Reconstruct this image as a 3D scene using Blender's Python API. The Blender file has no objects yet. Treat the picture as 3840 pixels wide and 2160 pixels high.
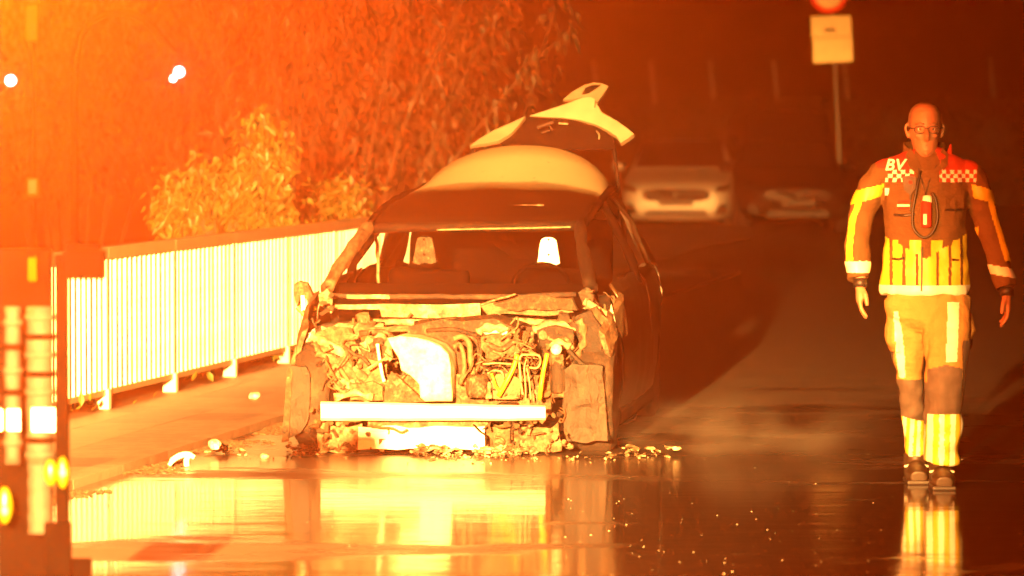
import bpy, bmesh, math, random
from mathutils import Vector, Matrix, noise

random.seed(7)
R = math.radians
sc = bpy.context.scene
COL = sc.collection

# ------------------------------------------------------------------ camera
FPX = 17450.0                      # focal length in pixels of the 3840 px wide photograph
CAM_H = 1.74
PITCH = math.atan(630.0 / FPX)     # the horizon stands at pixel row 450
cam_data = bpy.data.cameras.new("camera")
cam = bpy.data.objects.new("camera", cam_data)
COL.objects.link(cam)
cam.location = (0, 0, CAM_H)
cam.rotation_euler = (math.pi / 2 - PITCH, 0, 0)
cam_data.sensor_width = 36.0
cam_data.lens = FPX / 3840.0 * 36.0
cam_data.clip_start = 0.5
cam_data.clip_end = 2000
cam_data.dof.use_dof = True
cam_data.dof.focus_distance = 23.6
cam_data.dof.aperture_fstop = 3.6
sc.camera = cam

# ------------------------------------------------------------------ night sky
world = bpy.data.worlds.new("World")
sc.world = world
world.use_nodes = True
wn = world.node_tree
wn.nodes.clear()
sky = wn.nodes.new("ShaderNodeTexSky")
sky.sky_type = 'NISHITA'
sky.sun_disc = False
sky.sun_elevation = R(-9)
sky.sun_rotation = R(200)
bgn = wn.nodes.new("ShaderNodeBackground")
bgn.inputs["Strength"].default_value = 0.05
wo = wn.nodes.new("ShaderNodeOutputWorld")
wn.links.new(sky.outputs[0], bgn.inputs[0])
wn.links.new(bgn.outputs[0], wo.inputs[0])

# ------------------------------------------------------------------ lamps
def lamp(name, kind, loc, color, energy, size, target=None, cone=None, blend=1.0):
    d = bpy.data.lights.new(name, kind)
    d.color = color
    d.energy = energy
    d.shadow_soft_size = size
    o = bpy.data.objects.new(name, d)
    COL.objects.link(o)
    o.location = loc
    if target is not None:
        v = Vector(target) - Vector(loc)
        o.rotation_euler = v.to_track_quat('-Z', 'Y').to_euler()
    if kind == 'SPOT':
        d.spot_size = R(cone)
        d.spot_blend = blend
    return o

moon = bpy.data.lights.new("moon", 'SUN')
moon.energy = 0.01
moon.angle = R(0.5)
mo = bpy.data.objects.new("moon", moon)
COL.objects.link(mo)
mo.rotation_euler = (R(50), 0, R(20))
# the work lamp of the emergency vehicle: high, left of the camera, turned on the wreck
lamp("work_lamp", 'SPOT', (-2.35, 0.6, 3.25), (1.0, 0.43, 0.088), 1000000, 0.10,
     target=(-1.25, 23.5, 0.0), cone=20.3, blend=1.0)
# the amber beacon on the vehicle at the left edge, above and left of the frame
lamp("amber_beacon", 'POINT', (-2.38, 15.5, 2.85), (1.0, 0.073, 0.0008), 8900, 0.08)

sc.view_settings.view_transform = 'Standard'
sc.view_settings.look = 'None'
sc.view_settings.gamma = 1.0
sc.view_settings.exposure = 0.0
sc.view_settings.use_curve_mapping = False
cy = sc.cycles
sc.render.engine = 'CYCLES'
cy.use_denoising = True
cy.max_bounces = 6
cy.diffuse_bounces = 2
cy.glossy_bounces = 4
cy.transmission_bounces = 2
cy.volume_bounces = 0
cy.transparent_max_bounces = 8
cy.sample_clamp_indirect = 6.0
cy.caustics_reflective = False
cy.caustics_refractive = False

# ================================================================== helpers
CP, SP = math.cos(PITCH), math.sin(PITCH)
CAM = Vector((0, 0, CAM_H))

def ray(px, py):
    a, b = px - 1920.0, 1080.0 - py
    return Vector((a, FPX * CP + b * SP, -FPX * SP + b * CP))

def at(px, py, Y):
    d = ray(px, py)
    return CAM + d * (Y / d.y)

def gnd(px, py, z=0.0):
    d = ray(px, py)
    return CAM + d * ((z - CAM_H) / d.z)

def link(o, parent=None):
    COL.objects.link(o)
    if parent is not None:
        o.parent = parent
    return o

def empty(name, loc=(0, 0, 0), rz=0.0):
    o = bpy.data.objects.new(name, None)
    COL.objects.link(o)
    o.location = loc
    o.rotation_euler = (0, 0, rz)
    o.empty_display_size = 0.2
    return o

def tag(o, label=None, cat=None, group=None, kind=None):
    if label: o["label"] = label
    if cat: o["category"] = cat
    if group: o["group"] = group
    if kind: o["kind"] = kind
    return o

def to_mesh(bm, name, smooth=False):
    bmesh.ops.recalc_face_normals(bm, faces=bm.faces)
    me = bpy.data.meshes.new(name)
    bm.to_mesh(me)
    bm.free()
    if smooth:
        me.polygons.foreach_set("use_smooth", [True] * len(me.polygons))
    return me

def obj(name, bm, mat, parent=None, smooth=False):
    me = bm if isinstance(bm, bpy.types.Mesh) else to_mesh(bm, name, smooth)
    if mat is not None and len(me.materials) == 0:
        for m in (mat if isinstance(mat, (list, tuple)) else [mat]):
            me.materials.append(m)
    o = bpy.data.objects.new(name, me)
    return link(o, parent)

def add_box(bm, c, s, rot=None, bevel=0.0):
    m = Matrix.Translation(Vector(c))
    if rot is not None:
        m = m @ rot
    r = bmesh.ops.create_cube(bm, size=1.0, matrix=m @ Matrix.Diagonal((s[0], s[1], s[2], 1)))
    if bevel:
        es = set()
        for v in r['verts']:
            es.update(v.link_edges)
        bmesh.ops.bevel(bm, geom=list(es), offset=bevel, segments=2, affect='EDGES', profile=0.6)

def box(c, s, rot=None, bevel=0.0):
    bm = bmesh.new()
    add_box(bm, c, s, rot, bevel)
    return bm

def add_tube(bm, pts, radii, n=8, up=(0, 1, 0), cap=True):
    """round or oval tube; radii is a number or one (rx, ry) / number per point"""
    pts = [Vector(p) for p in pts]
    k = len(pts)
    if not isinstance(radii, (list, tuple)):
        radii = [radii] * k
    rings = []
    upv = Vector(up)
    for i, p in enumerate(pts):
        t = (pts[min(i + 1, k - 1)] - pts[max(i - 1, 0)])
        if t.length < 1e-9:
            t = Vector((0, 0, 1))
        t.normalize()
        s = t.cross(upv)
        if s.length < 0.05:
            s = t.cross(Vector((1, 0, 0)))
        s.normalize()
        f = s.cross(t).normalized()
        r = radii[i]
        rx, ry = (r if isinstance(r, (list, tuple)) else (r, r))
        rings.append([bm.verts.new(p + s * (rx * math.cos(2 * math.pi * j / n)) + f * (ry * math.sin(2 * math.pi * j / n))) for j in range(n)])
    for a, b in zip(rings, rings[1:]):
        for j in range(n):
            bm.faces.new((a[j], a[(j + 1) % n], b[(j + 1) % n], b[j]))
    if cap:
        bm.faces.new(rings[0][::-1])
        bm.faces.new(rings[-1])

def tube(pts, radii, n=8, up=(0, 1, 0)):
    bm = bmesh.new()
    add_tube(bm, pts, radii, n, up)
    return bm

def smooth_path(pts, sub=4):
    """Catmull-Rom through the points"""
    P = [Vector(p) for p in pts]
    P = [P[0] * 2 - P[1]] + P + [P[-1] * 2 - P[-2]]
    out = []
    for i in range(1, len(P) - 2):
        for k in range(sub):
            t = k / sub
            a, b, c, d = P[i - 1], P[i], P[i + 1], P[i + 2]
            out.append(0.5 * ((2 * b) + (c - a) * t + (2 * a - 5 * b + 4 * c - d) * t * t + (3 * b - a - 3 * c + d) * t ** 3))
    out.append(P[-2])
    return out

def crumple(bm, amp, freq, seed=0):
    off = Vector((seed * 3.1, seed * 1.7, seed * 0.9))
    for v in bm.verts:
        n = noise.noise_vector(v.co * freq + off)
        v.co += n * amp

def prism(front, offset):
    """front: list of 3-D points (a closed outline); offset: extrusion vector"""
    bm = bmesh.new()
    off = Vector(offset)
    a = [bm.verts.new(Vector(p)) for p in front]
    b = [bm.verts.new(Vector(p) + off) for p in front]
    bm.faces.new(a)
    bm.faces.new(b[::-1])
    n = len(a)
    for i in range(n):
        bm.faces.new((a[i], b[i], b[(i + 1) % n], a[(i + 1) % n]))
    return bm

def sheet(front, offset, amp=0.01, freq=9, cuts=2, seed=0):
    bm = prism(front, offset)
    bmesh.ops.triangulate(bm, faces=bm.faces)
    for _ in range(cuts):
        bmesh.ops.subdivide_edges(bm, edges=[e for e in bm.edges if e.calc_length() > 0.05], cuts=1, use_grid_fill=True)
        bmesh.ops.triangulate(bm, faces=bm.faces)
    if amp:
        crumple(bm, amp, freq, seed)
    return bm

def lathe(profile, n=24, axis='Z'):
    """profile: list of (radius, height)"""
    bm = bmesh.new()
    rings = []
    for r, h in profile:
        ring = []
        for j in range(n):
            a = 2 * math.pi * j / n
            c, s = r * math.cos(a), r * math.sin(a)
            ring.append(bm.verts.new((c, s, h) if axis == 'Z' else ((h, c, s) if axis == 'X' else (c, h, s))))
        rings.append(ring)
    for a, b in zip(rings, rings[1:]):
        for j in range(n):
            bm.faces.new((a[j], a[(j + 1) % n], b[(j + 1) % n], b[j]))
    if profile[0][0] > 1e-6: bm.faces.new(rings[0][::-1])
    if profile[-1][0] > 1e-6: bm.faces.new(rings[-1])
    bmesh.ops.remove_doubles(bm, verts=bm.verts, dist=1e-5)
    return bm

def grid_surface(rows, thick=0.0):
    """rows: list of rows of points -> sheet; thick closes it downwards/backwards along z"""
    bm = bmesh.new()
    V = [[bm.verts.new(Vector(p)) for p in r] for r in rows]
    for a, b in zip(V, V[1:]):
        for j in range(len(a) - 1):
            bm.faces.new((a[j], a[j + 1], b[j + 1], b[j]))
    if thick:
        bmesh.ops.recalc_face_normals(bm, faces=bm.faces)
        bmesh.ops.solidify(bm, geom=bm.faces[:], thickness=thick)
    return bm

# ------------------------------------------------------------------ materials
class Mat:
    def __init__(self, name):
        self.m = bpy.data.materials.new(name)
        self.m.use_nodes = True
        self.nt = self.m.node_tree
        self.nt.nodes.clear()
        self.out = self.n("ShaderNodeOutputMaterial")
        self.b = self.n("ShaderNodeBsdfPrincipled")
        self.l(self.b.outputs[0], self.out.inputs[0])
    def n(self, t, **kw):
        x = self.nt.nodes.new(t)
        for k, v in kw.items():
            setattr(x, k, v)
        return x
    def l(self, a, b):
        self.nt.links.new(a, b)
    def s(self, **kw):
        names = dict(rough="Roughness", metal="Metallic", spec="Specular IOR Level", color="Base Color", coat="Coat Weight")
        for k, v in kw.items():
            if k == 'color': v = (v[0], v[1], v[2], 1)
            self.b.inputs[names[k]].default_value = v
        return self
    def coord(self, kind="Object"):
        return self.n("ShaderNodeTexCoord").outputs[kind]
    def noise(self, scale, detail=4, rough=0.6, vec=None, stretch=None):
        t = self.n("ShaderNodeTexNoise")
        t.inputs["Scale"].default_value = scale
        t.inputs["Detail"].default_value = detail
        t.inputs["Roughness"].default_value = rough
        v = vec or self.coord()
        if stretch:
            mp = self.n("ShaderNodeMapping")
            mp.inputs["Scale"].default_value = stretch
            self.l(v, mp.inputs[0])
            v = mp.outputs[0]
        self.l(v, t.inputs["Vector"])
        return t.outputs["Fac"]
    def ramp(self, fac, stops):
        r = self.n("ShaderNodeValToRGB")
        el = r.color_ramp.elements
        while len(el) < len(stops): el.new(0.5)
        for e, (p, c) in zip(el, stops):
            e.position = p
            e.color = (c[0], c[1], c[2], 1) if isinstance(c, (tuple, list)) else (c, c, c, 1)
        self.l(fac, r.inputs[0])
        return r.outputs[0]
    def mix(self, fac, a, b, mode='MIX'):
        x = self.n("ShaderNodeMix", data_type='RGBA', blend_type=mode)
        if isinstance(fac, (int, float)): x.inputs[0].default_value = fac
        else: self.l(fac, x.inputs[0])
        for i, v in ((6, a), (7, b)):
            if isinstance(v, (tuple, list)): x.inputs[i].default_value = (v[0], v[1], v[2], 1)
            else: self.l(v, x.inputs[i])
        return x.outputs[2]
    def math(self, op, a, b=0.0, clamp=False):
        x = self.n("ShaderNodeMath", operation=op, use_clamp=clamp)
        for i, v in ((0, a), (1, b)):
            if isinstance(v, (int, float)): x.inputs[i].default_value = v
            else: self.l(v, x.inputs[i])
        return x.outputs[0]
    def color(self, c): self.l(c, self.b.inputs["Base Color"]); return self
    def rough(self, c): self.l(c, self.b.inputs["Roughness"]); return self
    def bump(self, h, strength=0.3, dist=0.02):
        b = self.n("ShaderNodeBump")
        b.inputs["Strength"].default_value = strength
        b.inputs["Distance"].default_value = dist
        self.l(h, b.inputs["Height"])
        self.l(b.outputs[0], self.b.inputs["Normal"])
        return self
    def random(self):
        return self.n("ShaderNodeObjectInfo").outputs["Random"]

def plain(name, color, rough=0.6, metal=0.0, var=0.25, scale=14, bump=0.15):
    M = Mat(name).s(rough=rough, metal=metal)
    f = M.noise(scale, 5)
    dark = tuple(c * (1 - var) for c in color)
    lite = tuple(min(1, c * (1 + var)) for c in color)
    M.color(M.ramp(f, [(0.3, dark), (0.7, lite)]))
    if bump: M.bump(f, bump, 0.01)
    return M.m

def emit(name, color, strength, base=(.8, .8, .8)):
    M = Mat(name).s(color=base, rough=0.4)
    M.b.inputs["Emission Color"].default_value = (*color, 1)
    M.b.inputs["Emission Strength"].default_value = strength
    return M.m

def burnt(name, lo, mid, hi, scale=16, rough=0.65, metal=0.2, rnd=0.0, bump=0.5):
    """burnt metal: soot, rust and ash in blotches"""
    M = Mat(name).s(rough=rough, metal=metal)
    co = M.coord()
    a = M.noise(scale, 6, 0.7, co)
    b = M.noise(scale * 3.7, 5, 0.7, co)
    f = M.math('ADD', M.math('MULTIPLY', a, 0.6), M.math('MULTIPLY', b, 0.4))
    if rnd:
        f = M.math('ADD', f, M.math('MULTIPLY', M.math('SUBTRACT', M.random(), 0.5), rnd))
    M.color(M.ramp(f, [(0.38, lo), (0.5, mid), (0.62, hi)]))
    M.bump(b, bump, 0.012)
    return M.m

MT = {}
MT['burnt'] = burnt('burnt_metal', (0.004, 0.0025, 0.002), (0.035, 0.018, 0.010), (0.13, 0.085, 0.05), scale=20, rnd=0.35, bump=.8)
MT['burnt_pale'] = burnt('ashen_metal', (0.008, 0.005, 0.003), (0.058, 0.035, 0.019), (0.22, 0.165, 0.11), scale=20, rnd=0.35, bump=.8)
MT['ash'] = burnt('ash_covered_metal', (0.004, 0.0025, 0.002), (0.04, 0.023, 0.011), (0.11, 0.075, 0.042), scale=26, rnd=0.25, metal=0.0, rough=.8, bump=.8)
MT['ash2'] = burnt('grey_ash', (0.010, 0.006, 0.004), (0.075, 0.046, 0.024), (0.20, 0.145, 0.09), scale=13, metal=0.0, rough=.75, bump=.8)
MT['pale2'] = burnt('pale_ash', (0.03, 0.018, 0.010), (0.16, 0.115, 0.07), (0.36, 0.29, 0.20), scale=11, metal=0.0, rough=.7, bump=.7)
MT['burnt_dark'] = burnt('sooty_metal', (0.0008, 0.0006, 0.0005), (0.002, 0.0014, 0.0011), (0.010, 0.006, 0.0038), scale=9, metal=0.0, rough=.85)
MT['burnt_dark'].node_tree.nodes['Principled BSDF'].inputs['Specular IOR Level'].default_value = 0.15
MT['soot'] = plain('soot', (0.0012, 0.0010, 0.0009), 0.9, var=0.5, scale=9)
MT['soot'].node_tree.nodes['Principled BSDF'].inputs['Specular IOR Level'].default_value = 0.02
MT['alloy'] = plain('bare_aluminium', (0.72, 0.68, 0.62), 0.45, 0.0, var=0.12, scale=10, bump=0.1)
MT['molten'] = burnt('melted_aluminium', (0.07, 0.045, 0.028), (0.42, 0.36, 0.29), (0.70, 0.66, 0.60), scale=8, rough=0.5, metal=0)
MT['cream'] = burnt('cream_melted_plastic', (0.30, 0.22, 0.14), (0.52, 0.44, 0.34), (0.68, 0.62, 0.54), scale=5, metal=0.0, rough=.6, bump=.35)
MT['rubber'] = burnt('burnt_rubber', (0.004, 0.003, 0.002), (0.014, 0.009, 0.006), (0.05, 0.03, 0.018), scale=12, metal=0.0, rough=0.8, bump=.8)
MT['hose_yellow'] = plain('yellow_hose', (0.30, 0.19, 0.012), 0.5, var=0.3)
MT['wire'] = plain('bare_wire', (0.22, 0.15, 0.08), 0.5, var=0.4, scale=30)
M = Mat('streaked_rust').s(rough=.7)
co = M.coord()
f = M.math('ADD', M.math('MULTIPLY', M.noise(9, 6, .75, co, stretch=(1.6, 1, .45)), .65), M.math('MULTIPLY', M.noise(55, 4, .7, co), .35))
M.color(M.ramp(f, [(.40, (.001, .0006, .0004)), (.48, (.004, .002, .001)), (.56, (.010, .0055, .0028)), (.68, (.08, .052, .03))]))
M.bump(f, .9, .015)
MT['wing_rust'] = M.m
MT['rust'] = plain('rust', (0.07, 0.028, 0.010), 0.8, var=0.5, scale=20)

# ================================================================== setting
# ---- the wet road: dark asphalt under a broken film of water
M = Mat('wet_asphalt')
co = M.coord()
pud = M.noise(0.8, 6, 0.62, co, stretch=(0.55, 1.3, 1.0))
sep = M.n("ShaderNodeSeparateXYZ"); M.l(co, sep.inputs[0])
# the water stands in the low place in front of the wreck (a dip of the road), drier farther off
near = M.n("ShaderNodeMapRange"); near.inputs[1].default_value = 33.0; near.inputs[2].default_value = 26.5
near.inputs[3].default_value = -0.24; near.inputs[4].default_value = 0.155
M.l(sep.outputs[1], near.inputs[0])
wet = M.math('ADD', pud, near.outputs[0])
wetm = M.ramp(wet, [(0.49, 0.0), (0.60, 1.0)])
grain = M.noise(210, 3, 0.7, co)
stain = M.noise(2.2, 5, 0.6, co)
dry = M.mix(M.ramp(grain, [(0.3, 0.0), (0.75, 1.0)]), (0.045, 0.040, 0.036), (0.14, 0.125, 0.11))
dry = M.mix(M.ramp(stain, [(0.35, 0.0), (0.7, 0.6)]), dry, (0.05, 0.042, 0.036))
M.color(M.mix(wetm, dry, (0.030, 0.025, 0.020)))
thin = M.n('ShaderNodeMapRange'); thin.inputs[1].default_value = 21.8; thin.inputs[2].default_value = 24.2; thin.inputs[4].default_value = 0.20
M.l(sep.outputs[1], thin.inputs[0])
rr = M.math('ADD', M.math('ADD', 0.05, thin.outputs[0]), M.math('MULTIPLY', M.noise(6.0, 4, 0.6, co, stretch=(0.4, 1, 1)), 0.06))
M.rough(M.mix(wetm, (0.42, 0.42, 0.42), rr))
M.b.inputs["IOR"].default_value = 1.5
rip = M.noise(16.0, 3, 0.55, co, stretch=(0.35, 1.0, 1.0))
rip2 = M.noise(2.6, 3, 0.5, co, stretch=(0.3, 1.0, 1.0))
water = M.math('ADD', M.math('MULTIPLY', rip, 0.36), M.math('MULTIPLY', rip2, 1.1))
hb = M.mix(wetm, M.math('MULTIPLY', grain, 1.0), water)
M.bump(hb, 0.25, 0.008)
MT['road'] = M.m

bm = bmesh.new()
ys = [-30, 0, 10, 20, 30, 45, 70, 110, 200, 600]
for a, b in zip(ys, ys[1:]):
    bm.faces.new([bm.verts.new(p) for p in ((-300, a, 0), (300, a, 0), (300, b, 0), (-300, b, 0))])
bmesh.ops.remove_doubles(bm, verts=bm.verts, dist=1e-4)
tag(obj('road', bm, MT['road']), kind='structure')

# ---- pavement along the railing, kerb stones, slabs
KA = R(8.8)                                   # direction of railing, kerb and pavement
MT['slab'] = burnt('concrete_slab', (0.02, 0.016, 0.012), (0.065, 0.05, 0.038), (0.14, 0.115, 0.09), scale=7, metal=0.0, rough=0.5, rnd=0.4)
MT['kerb'] = burnt('kerb_concrete', (0.08, 0.066, 0.05), (0.15, 0.125, 0.10), (0.22, 0.19, 0.16), scale=8, metal=0.0, rough=0.5, rnd=0.2)
MT['earth'] = plain('dark_earth', (0.05, 0.036, 0.024), 0.9, var=0.5, scale=12, bump=0.5)

pave = empty('pavement', (-2.42, 27.5, -0.055), -KA)   # local y runs along the railing
tag(pave, kind='structure')
obj('slab_bed', box((0.45, 6, 0.055), (1.24, 40, 0.03)), MT['earth'], pave)
slab_me = to_mesh(box((0, 0, 0), (0.397, 0.597, 0.06), bevel=0.002), 'slab')
slab_me.materials.append(MT['slab'])
for i in range(-14, 22):
    for j in range(3):
        s = bpy.data.objects.new('slab', slab_me)
        link(s, pave)
        s.location = (0.06 + j * 0.40, i * 0.60 + (0.3 if j % 2 else 0) , 0.056 + 0.0004 * j)
        s.rotation_euler = (0, random.uniform(-.004, .004), 0)
kerb_me = to_mesh(box((0, 0, 0), (0.125, 0.996, 0.16), bevel=0.003), 'kerb_stone')
kerb_me.materials.append(MT['kerb'])
for i in range(-9, 14):
    k = bpy.data.objects.new('kerb_stone', kerb_me)
    link(k, pave)
    k.location = (1.145, i * 1.0, 0.020)

# ---- verge of earth and weeds behind the railing
bm = bmesh.new()
rows = []
for i in range(40):
    y = -12 + i * 2.4
    rows.append([(-0.30 - 0.6 * j - 0.05 * j * j, y + random.uniform(-.3, .3), 0.045 + 0.05 * math.sin(j) + random.uniform(0, .07) - (0.0 if j else .03)) for j in range(9)])
verge = obj('verge', grid_surface(rows), MT['earth'], None, True)
verge.location = (-2.42, 27.5, 0); verge.rotation_euler = (0, 0, -KA)
tag(verge, kind='structure')

def leaf_mat(name, a, b, rough=0.5):
    M = Mat(name).s(rough=rough)
    M.color(M.mix(M.noise(7, 3), a, b))
    return M.m
MT['leaf'] = leaf_mat('leaf_green', (0.03, 0.04, 0.007), (0.11, 0.10, 0.016))
MT['leaf_dry'] = leaf_mat('leaf_olive', (0.012, 0.012, 0.003), (0.036, 0.027, 0.006))
MT['leaf_dark'] = leaf_mat('leaf_dark', (0.015, 0.02, 0.008), (0.04, 0.04, 0.015))
MT['bark'] = plain('bark', (0.10, 0.07, 0.045), 0.9, var=0.4, scale=18)
MT['twig'] = plain('pale_twig', (0.06, 0.042, 0.024), 0.8, var=0.3, scale=18)

def add_leaf(bm, p, d, L, w, roll=None):
    """folded pointed leaf: six vertices, four faces"""
    d = Vector(d).normalized()
    s = d.cross(Vector((0, 0, 1)))
    if s.length < .05: s = Vector((1, 0, 0))
    s.normalize()
    s = Matrix.Rotation(random.uniform(-1.2, 1.2) if roll is None else roll, 3, d) @ s
    n = s.cross(d)
    v = [bm.verts.new(p), bm.verts.new(p + d * L * .35 + s * w * .5 + n * w * .12), bm.verts.new(p + d * L * .35 - s * w * .5 + n * w * .12),
         bm.verts.new(p + d * L), bm.verts.new(p + d * L * .4 - n * w * .06)]
    bm.faces.new((v[0], v[1], v[4])); bm.faces.new((v[0], v[4], v[2]))
    bm.faces.new((v[1], v[3], v[4])); bm.faces.new((v[4], v[3], v[2]))

# weeds under the railing: uncountable
bm = bmesh.new()
for i in range(2600):
    y = random.uniform(-6, 9)
    x = random.gauss(-0.28, 0.12)
    if noise.noise(Vector((y * 1.3, 3.3, 0))) < -0.05: continue
    p = Vector((x, y, 0.03))
    add_leaf(bm, p + Vector((0, 0, random.uniform(0, .10))), (random.uniform(-.6, .6), random.uniform(-.6, .6), random.uniform(.2, 1)), random.uniform(.04, .11), random.uniform(.02, .045))
w = obj('weeds', bm, MT['leaf'])
w.location = (-2.42, 27.5, 0); w.rotation_euler = (0, 0, -KA)
tag(w, 'low green weeds growing along the foot of the railing', 'weeds', kind='stuff')

# wet litter and mud swept along the kerb
bm = bmesh.new()
for i in range(3600):
    y = random.uniform(-8, 2.2)
    if noise.noise(Vector((y * 1.1, 7.7, 0))) < -.3: continue
    x = 1.215 + abs(random.gauss(0, 0.09 + .05 * math.sin(y * 2.3))) + 0.03 * math.sin(y * 3)
    r = random.uniform(.003, .011)
    bmesh.ops.create_icosphere(bm, subdivisions=1, radius=r, matrix=Matrix.Translation((x, y, r * .3)) @ Matrix.Diagonal((1.6, 1.6, .5, 1)))
crumple(bm, 0.008, 90, 2)
g = obj('gutter_litter', bm, MT['ash'])
g.location = (-2.42, 27.5, 0); g.rotation_euler = (0, 0, -KA)
tag(g, 'dark wet leaves and grit lying along the kerb', 'litter', kind='stuff')

# ---- railing with flat upright bars
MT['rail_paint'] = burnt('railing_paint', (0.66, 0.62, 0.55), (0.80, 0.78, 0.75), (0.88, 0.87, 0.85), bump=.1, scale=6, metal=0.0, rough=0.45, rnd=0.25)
MT['rail_shaded'] = plain('railing_paint_shaded', (0.26, 0.21, 0.15), 0.45, var=0.12, scale=6)  # darker copy of the bar paint: the rails' weaker grazing light is in the colour
rail = empty('railing', (-2.42, 27.5, 0), -KA)
tag(rail, 'low white railing of upright bars along the pavement left of the burnt car', 'railing')
T0, T1, PITCH_B, SPAN = -3.54, 15.93, 0.1264, 1.77
bar_me = to_mesh(box((0, 0, 0.525), (0.040, 0.012, 0.80), bevel=0.0), 'slat'); bar_me.materials.append(MT['rail_paint'])
foot_me = to_mesh(box((0, 0, 0.075), (0.085, 0.07, 0.15), bevel=0.006), 'post_foot'); foot_me.materials.append(MT['alloy'])
post_me = to_mesh(box((0, 0, 0.54), (0.055, 0.05, 0.80), bevel=0.004), 'post'); post_me.materials.append(MT['rail_paint'])
k = 0
while T0 + k * SPAN <= T1 + .01:
    t = T0 + k * SPAN
    for nm, me in (('post', post_me), ('post_foot', foot_me)):
        o = bpy.data.objects.new(nm, me); link(o, rail); o.location = (0, t, 0.0)
    if t < T1 - .1:
        for i in range(1, 14):
            o = bpy.data.objects.new('slat', bar_me); link(o, rail)
            o.location = (random.uniform(-.001, .001), t + i * PITCH_B, 0)
            o.rotation_euler = (random.uniform(-.003, .003), 0, random.uniform(-.12, .12))
        obj('top_rail', box((0, t + SPAN / 2, 0.955), (0.075, SPAN - .004, 0.07), bevel=0.008), MT['rail_shaded'], rail)
        obj('bottom_rail', box((0, t + SPAN / 2, 0.128), (0.048, SPAN - .06, 0.035), bevel=0.004), MT['rail_shaded'], rail)
    k += 1

# ================================================================== the burnt car
YAW = R(6.3)
CAR0 = Vector((-0.345, 24.1, 0.0))
UX = Vector((math.cos(YAW), -math.sin(YAW), 0))     # to the right in the picture
VX = Vector((math.sin(YAW), math.cos(YAW), 0))      # towards the tail of the car

def L(px, py, v):
    """point of the car's own frame (u right, v to the tail, z up) seen at a pixel, at depth v"""
    d = ray(px, py)
    t = (v + (CAR0 - CAM).dot(VX)) / d.dot(VX)
    p = CAM + d * t - CAR0
    return Vector((p.dot(UX), v, p.z))

def LP(pts, v):
    return [L(a, b, v) for a, b in pts]

car = empty('burnt_car', CAR0, -YAW)
tag(car, 'burnt-out car wreck with bare engine bay, whitish rear roof and raised tailgate', 'car')

def cpart(name, bm, mat, smooth=False, label=None):
    o = obj(name, bm, MT[mat] if isinstance(mat, str) else mat, car, smooth)
    if label: o["label"] = label
    return o

# roof: sooty in front, white paint left at the back
M = Mat('scorched_white_roof')
co = M.coord(); sep = M.n("ShaderNodeSeparateXYZ"); M.l(co, sep.inputs[0])
nz = M.noise(5, 5, 0.65, co); nf = M.noise(34, 3, 0.7, co)
edge = M.math('ADD', sep.outputs[1], M.math('MULTIPLY', M.math('SUBTRACT', nz, 0.5), 0.16))
edge = M.math('ADD', edge, M.math('MULTIPLY', M.math('SUBTRACT', nf, 0.5), 0.10))
mr = M.n("ShaderNodeMapRange"); mr.inputs[1].default_value = 2.28; mr.inputs[2].default_value = 2.52
M.l(edge, mr.inputs[0])
dots = M.n("ShaderNodeTexVoronoi"); dots.inputs["Scale"].default_value = 15; M.l(co, dots.inputs["Vector"])
dk = M.ramp(dots.outputs["Distance"], [(0.07, 1.0), (0.14, 0.0)])
dk = M.math('MULTIPLY', dk, M.ramp(M.noise(6, 2, 0.5, co), [(0.5, 0.0), (0.6, 1.0)]))
white = M.mix(M.noise(3, 4), (0.20, 0.175, 0.115), (0.25, 0.22, 0.15))
white = M.mix(dk, white, (0.05, 0.035, 0.02))
burn = M.mix(M.ramp(nz, [(0.4, 0.0), (0.65, 1.0)]), (0.0008, 0.0006, 0.0005), (0.004, 0.0024, 0.0015))
M.color(M.mix(M.ramp(mr.outputs[0], [(0.0, 0.0), (0.3, 0.22), (0.62, 0.42), (0.8, 1.0)]), burn, white))
M.s(rough=0.7, spec=.06); M.bump(nf, 0.12, 0.006)
MT['roof'] = M.m

def lerp(a, b, t): return a + (b - a) * t
rows = []
RV = [(1.52, (1372, 862), (2190, 850), 845, 0.0), (1.75, (1405, 815), (2212, 815), 800, 0.0), (2.0, (1450, 770), (2235, 778), 756, 0.0),
      (2.3, (1510, 735), (2258, 748), 708, 0.0), (2.6, (1565, 712), (2278, 724), 655, 0.0), (2.9, (1590, 702), (2290, 710), 592, 0.0),
      (3.15, (1598, 700), (2295, 708), 545, 0.0)]
NU = 25
last = None
for v, l, r, cyy, _ in RV:
    a, b = L(*l, v), L(*r, v)
    cz = L(1920, cyy, v).z
    row = []
    for j in range(NU):
        s = -1 + 2 * j / (NU - 1)
        pw = 2.3
        z = lerp(lerp(a.z, b.z, (s + 1) / 2), cz, (1 - abs(s - 0.06 * (1 - s * s)) ** pw) ** 0.72)
        row.append(Vector((lerp(a.x, b.x, (s + 1) / 2), v, z)))
    rows.append(row)
for dv, dz in ((3.45, -0.03), (3.75, -0.11), (3.85, -0.20)):
    rows.append([Vector((p.x * (0.99 if dv < 3.8 else .95), dv, p.z + dz)) for p in rows[6]])
cpart('roof', grid_surface(rows, 0.012), 'roof', True, 'white roof panel scorched black along its front half')
# roof opening edge and header
cpart('sunroof_frame', tube(LP([(1650, 779), (1760, 776), (1900, 775), (2040, 771)], 1.93), 0.010, 6), 'burnt_pale')
hd = LP([(1372, 858), (1500, 852), (1760, 850), (2000, 850), (2190, 845)], 1.50)
cpart('windscreen_header', tube(hd, [(0.028, 0.04)] * 5, 8), 'burnt_dark', True)
cpart('header_trim', tube(LP([(1640, 862), (1800, 858), (1990, 855), (2140, 851)], 1.455), 0.005, 5), 'burnt_pale')

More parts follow.
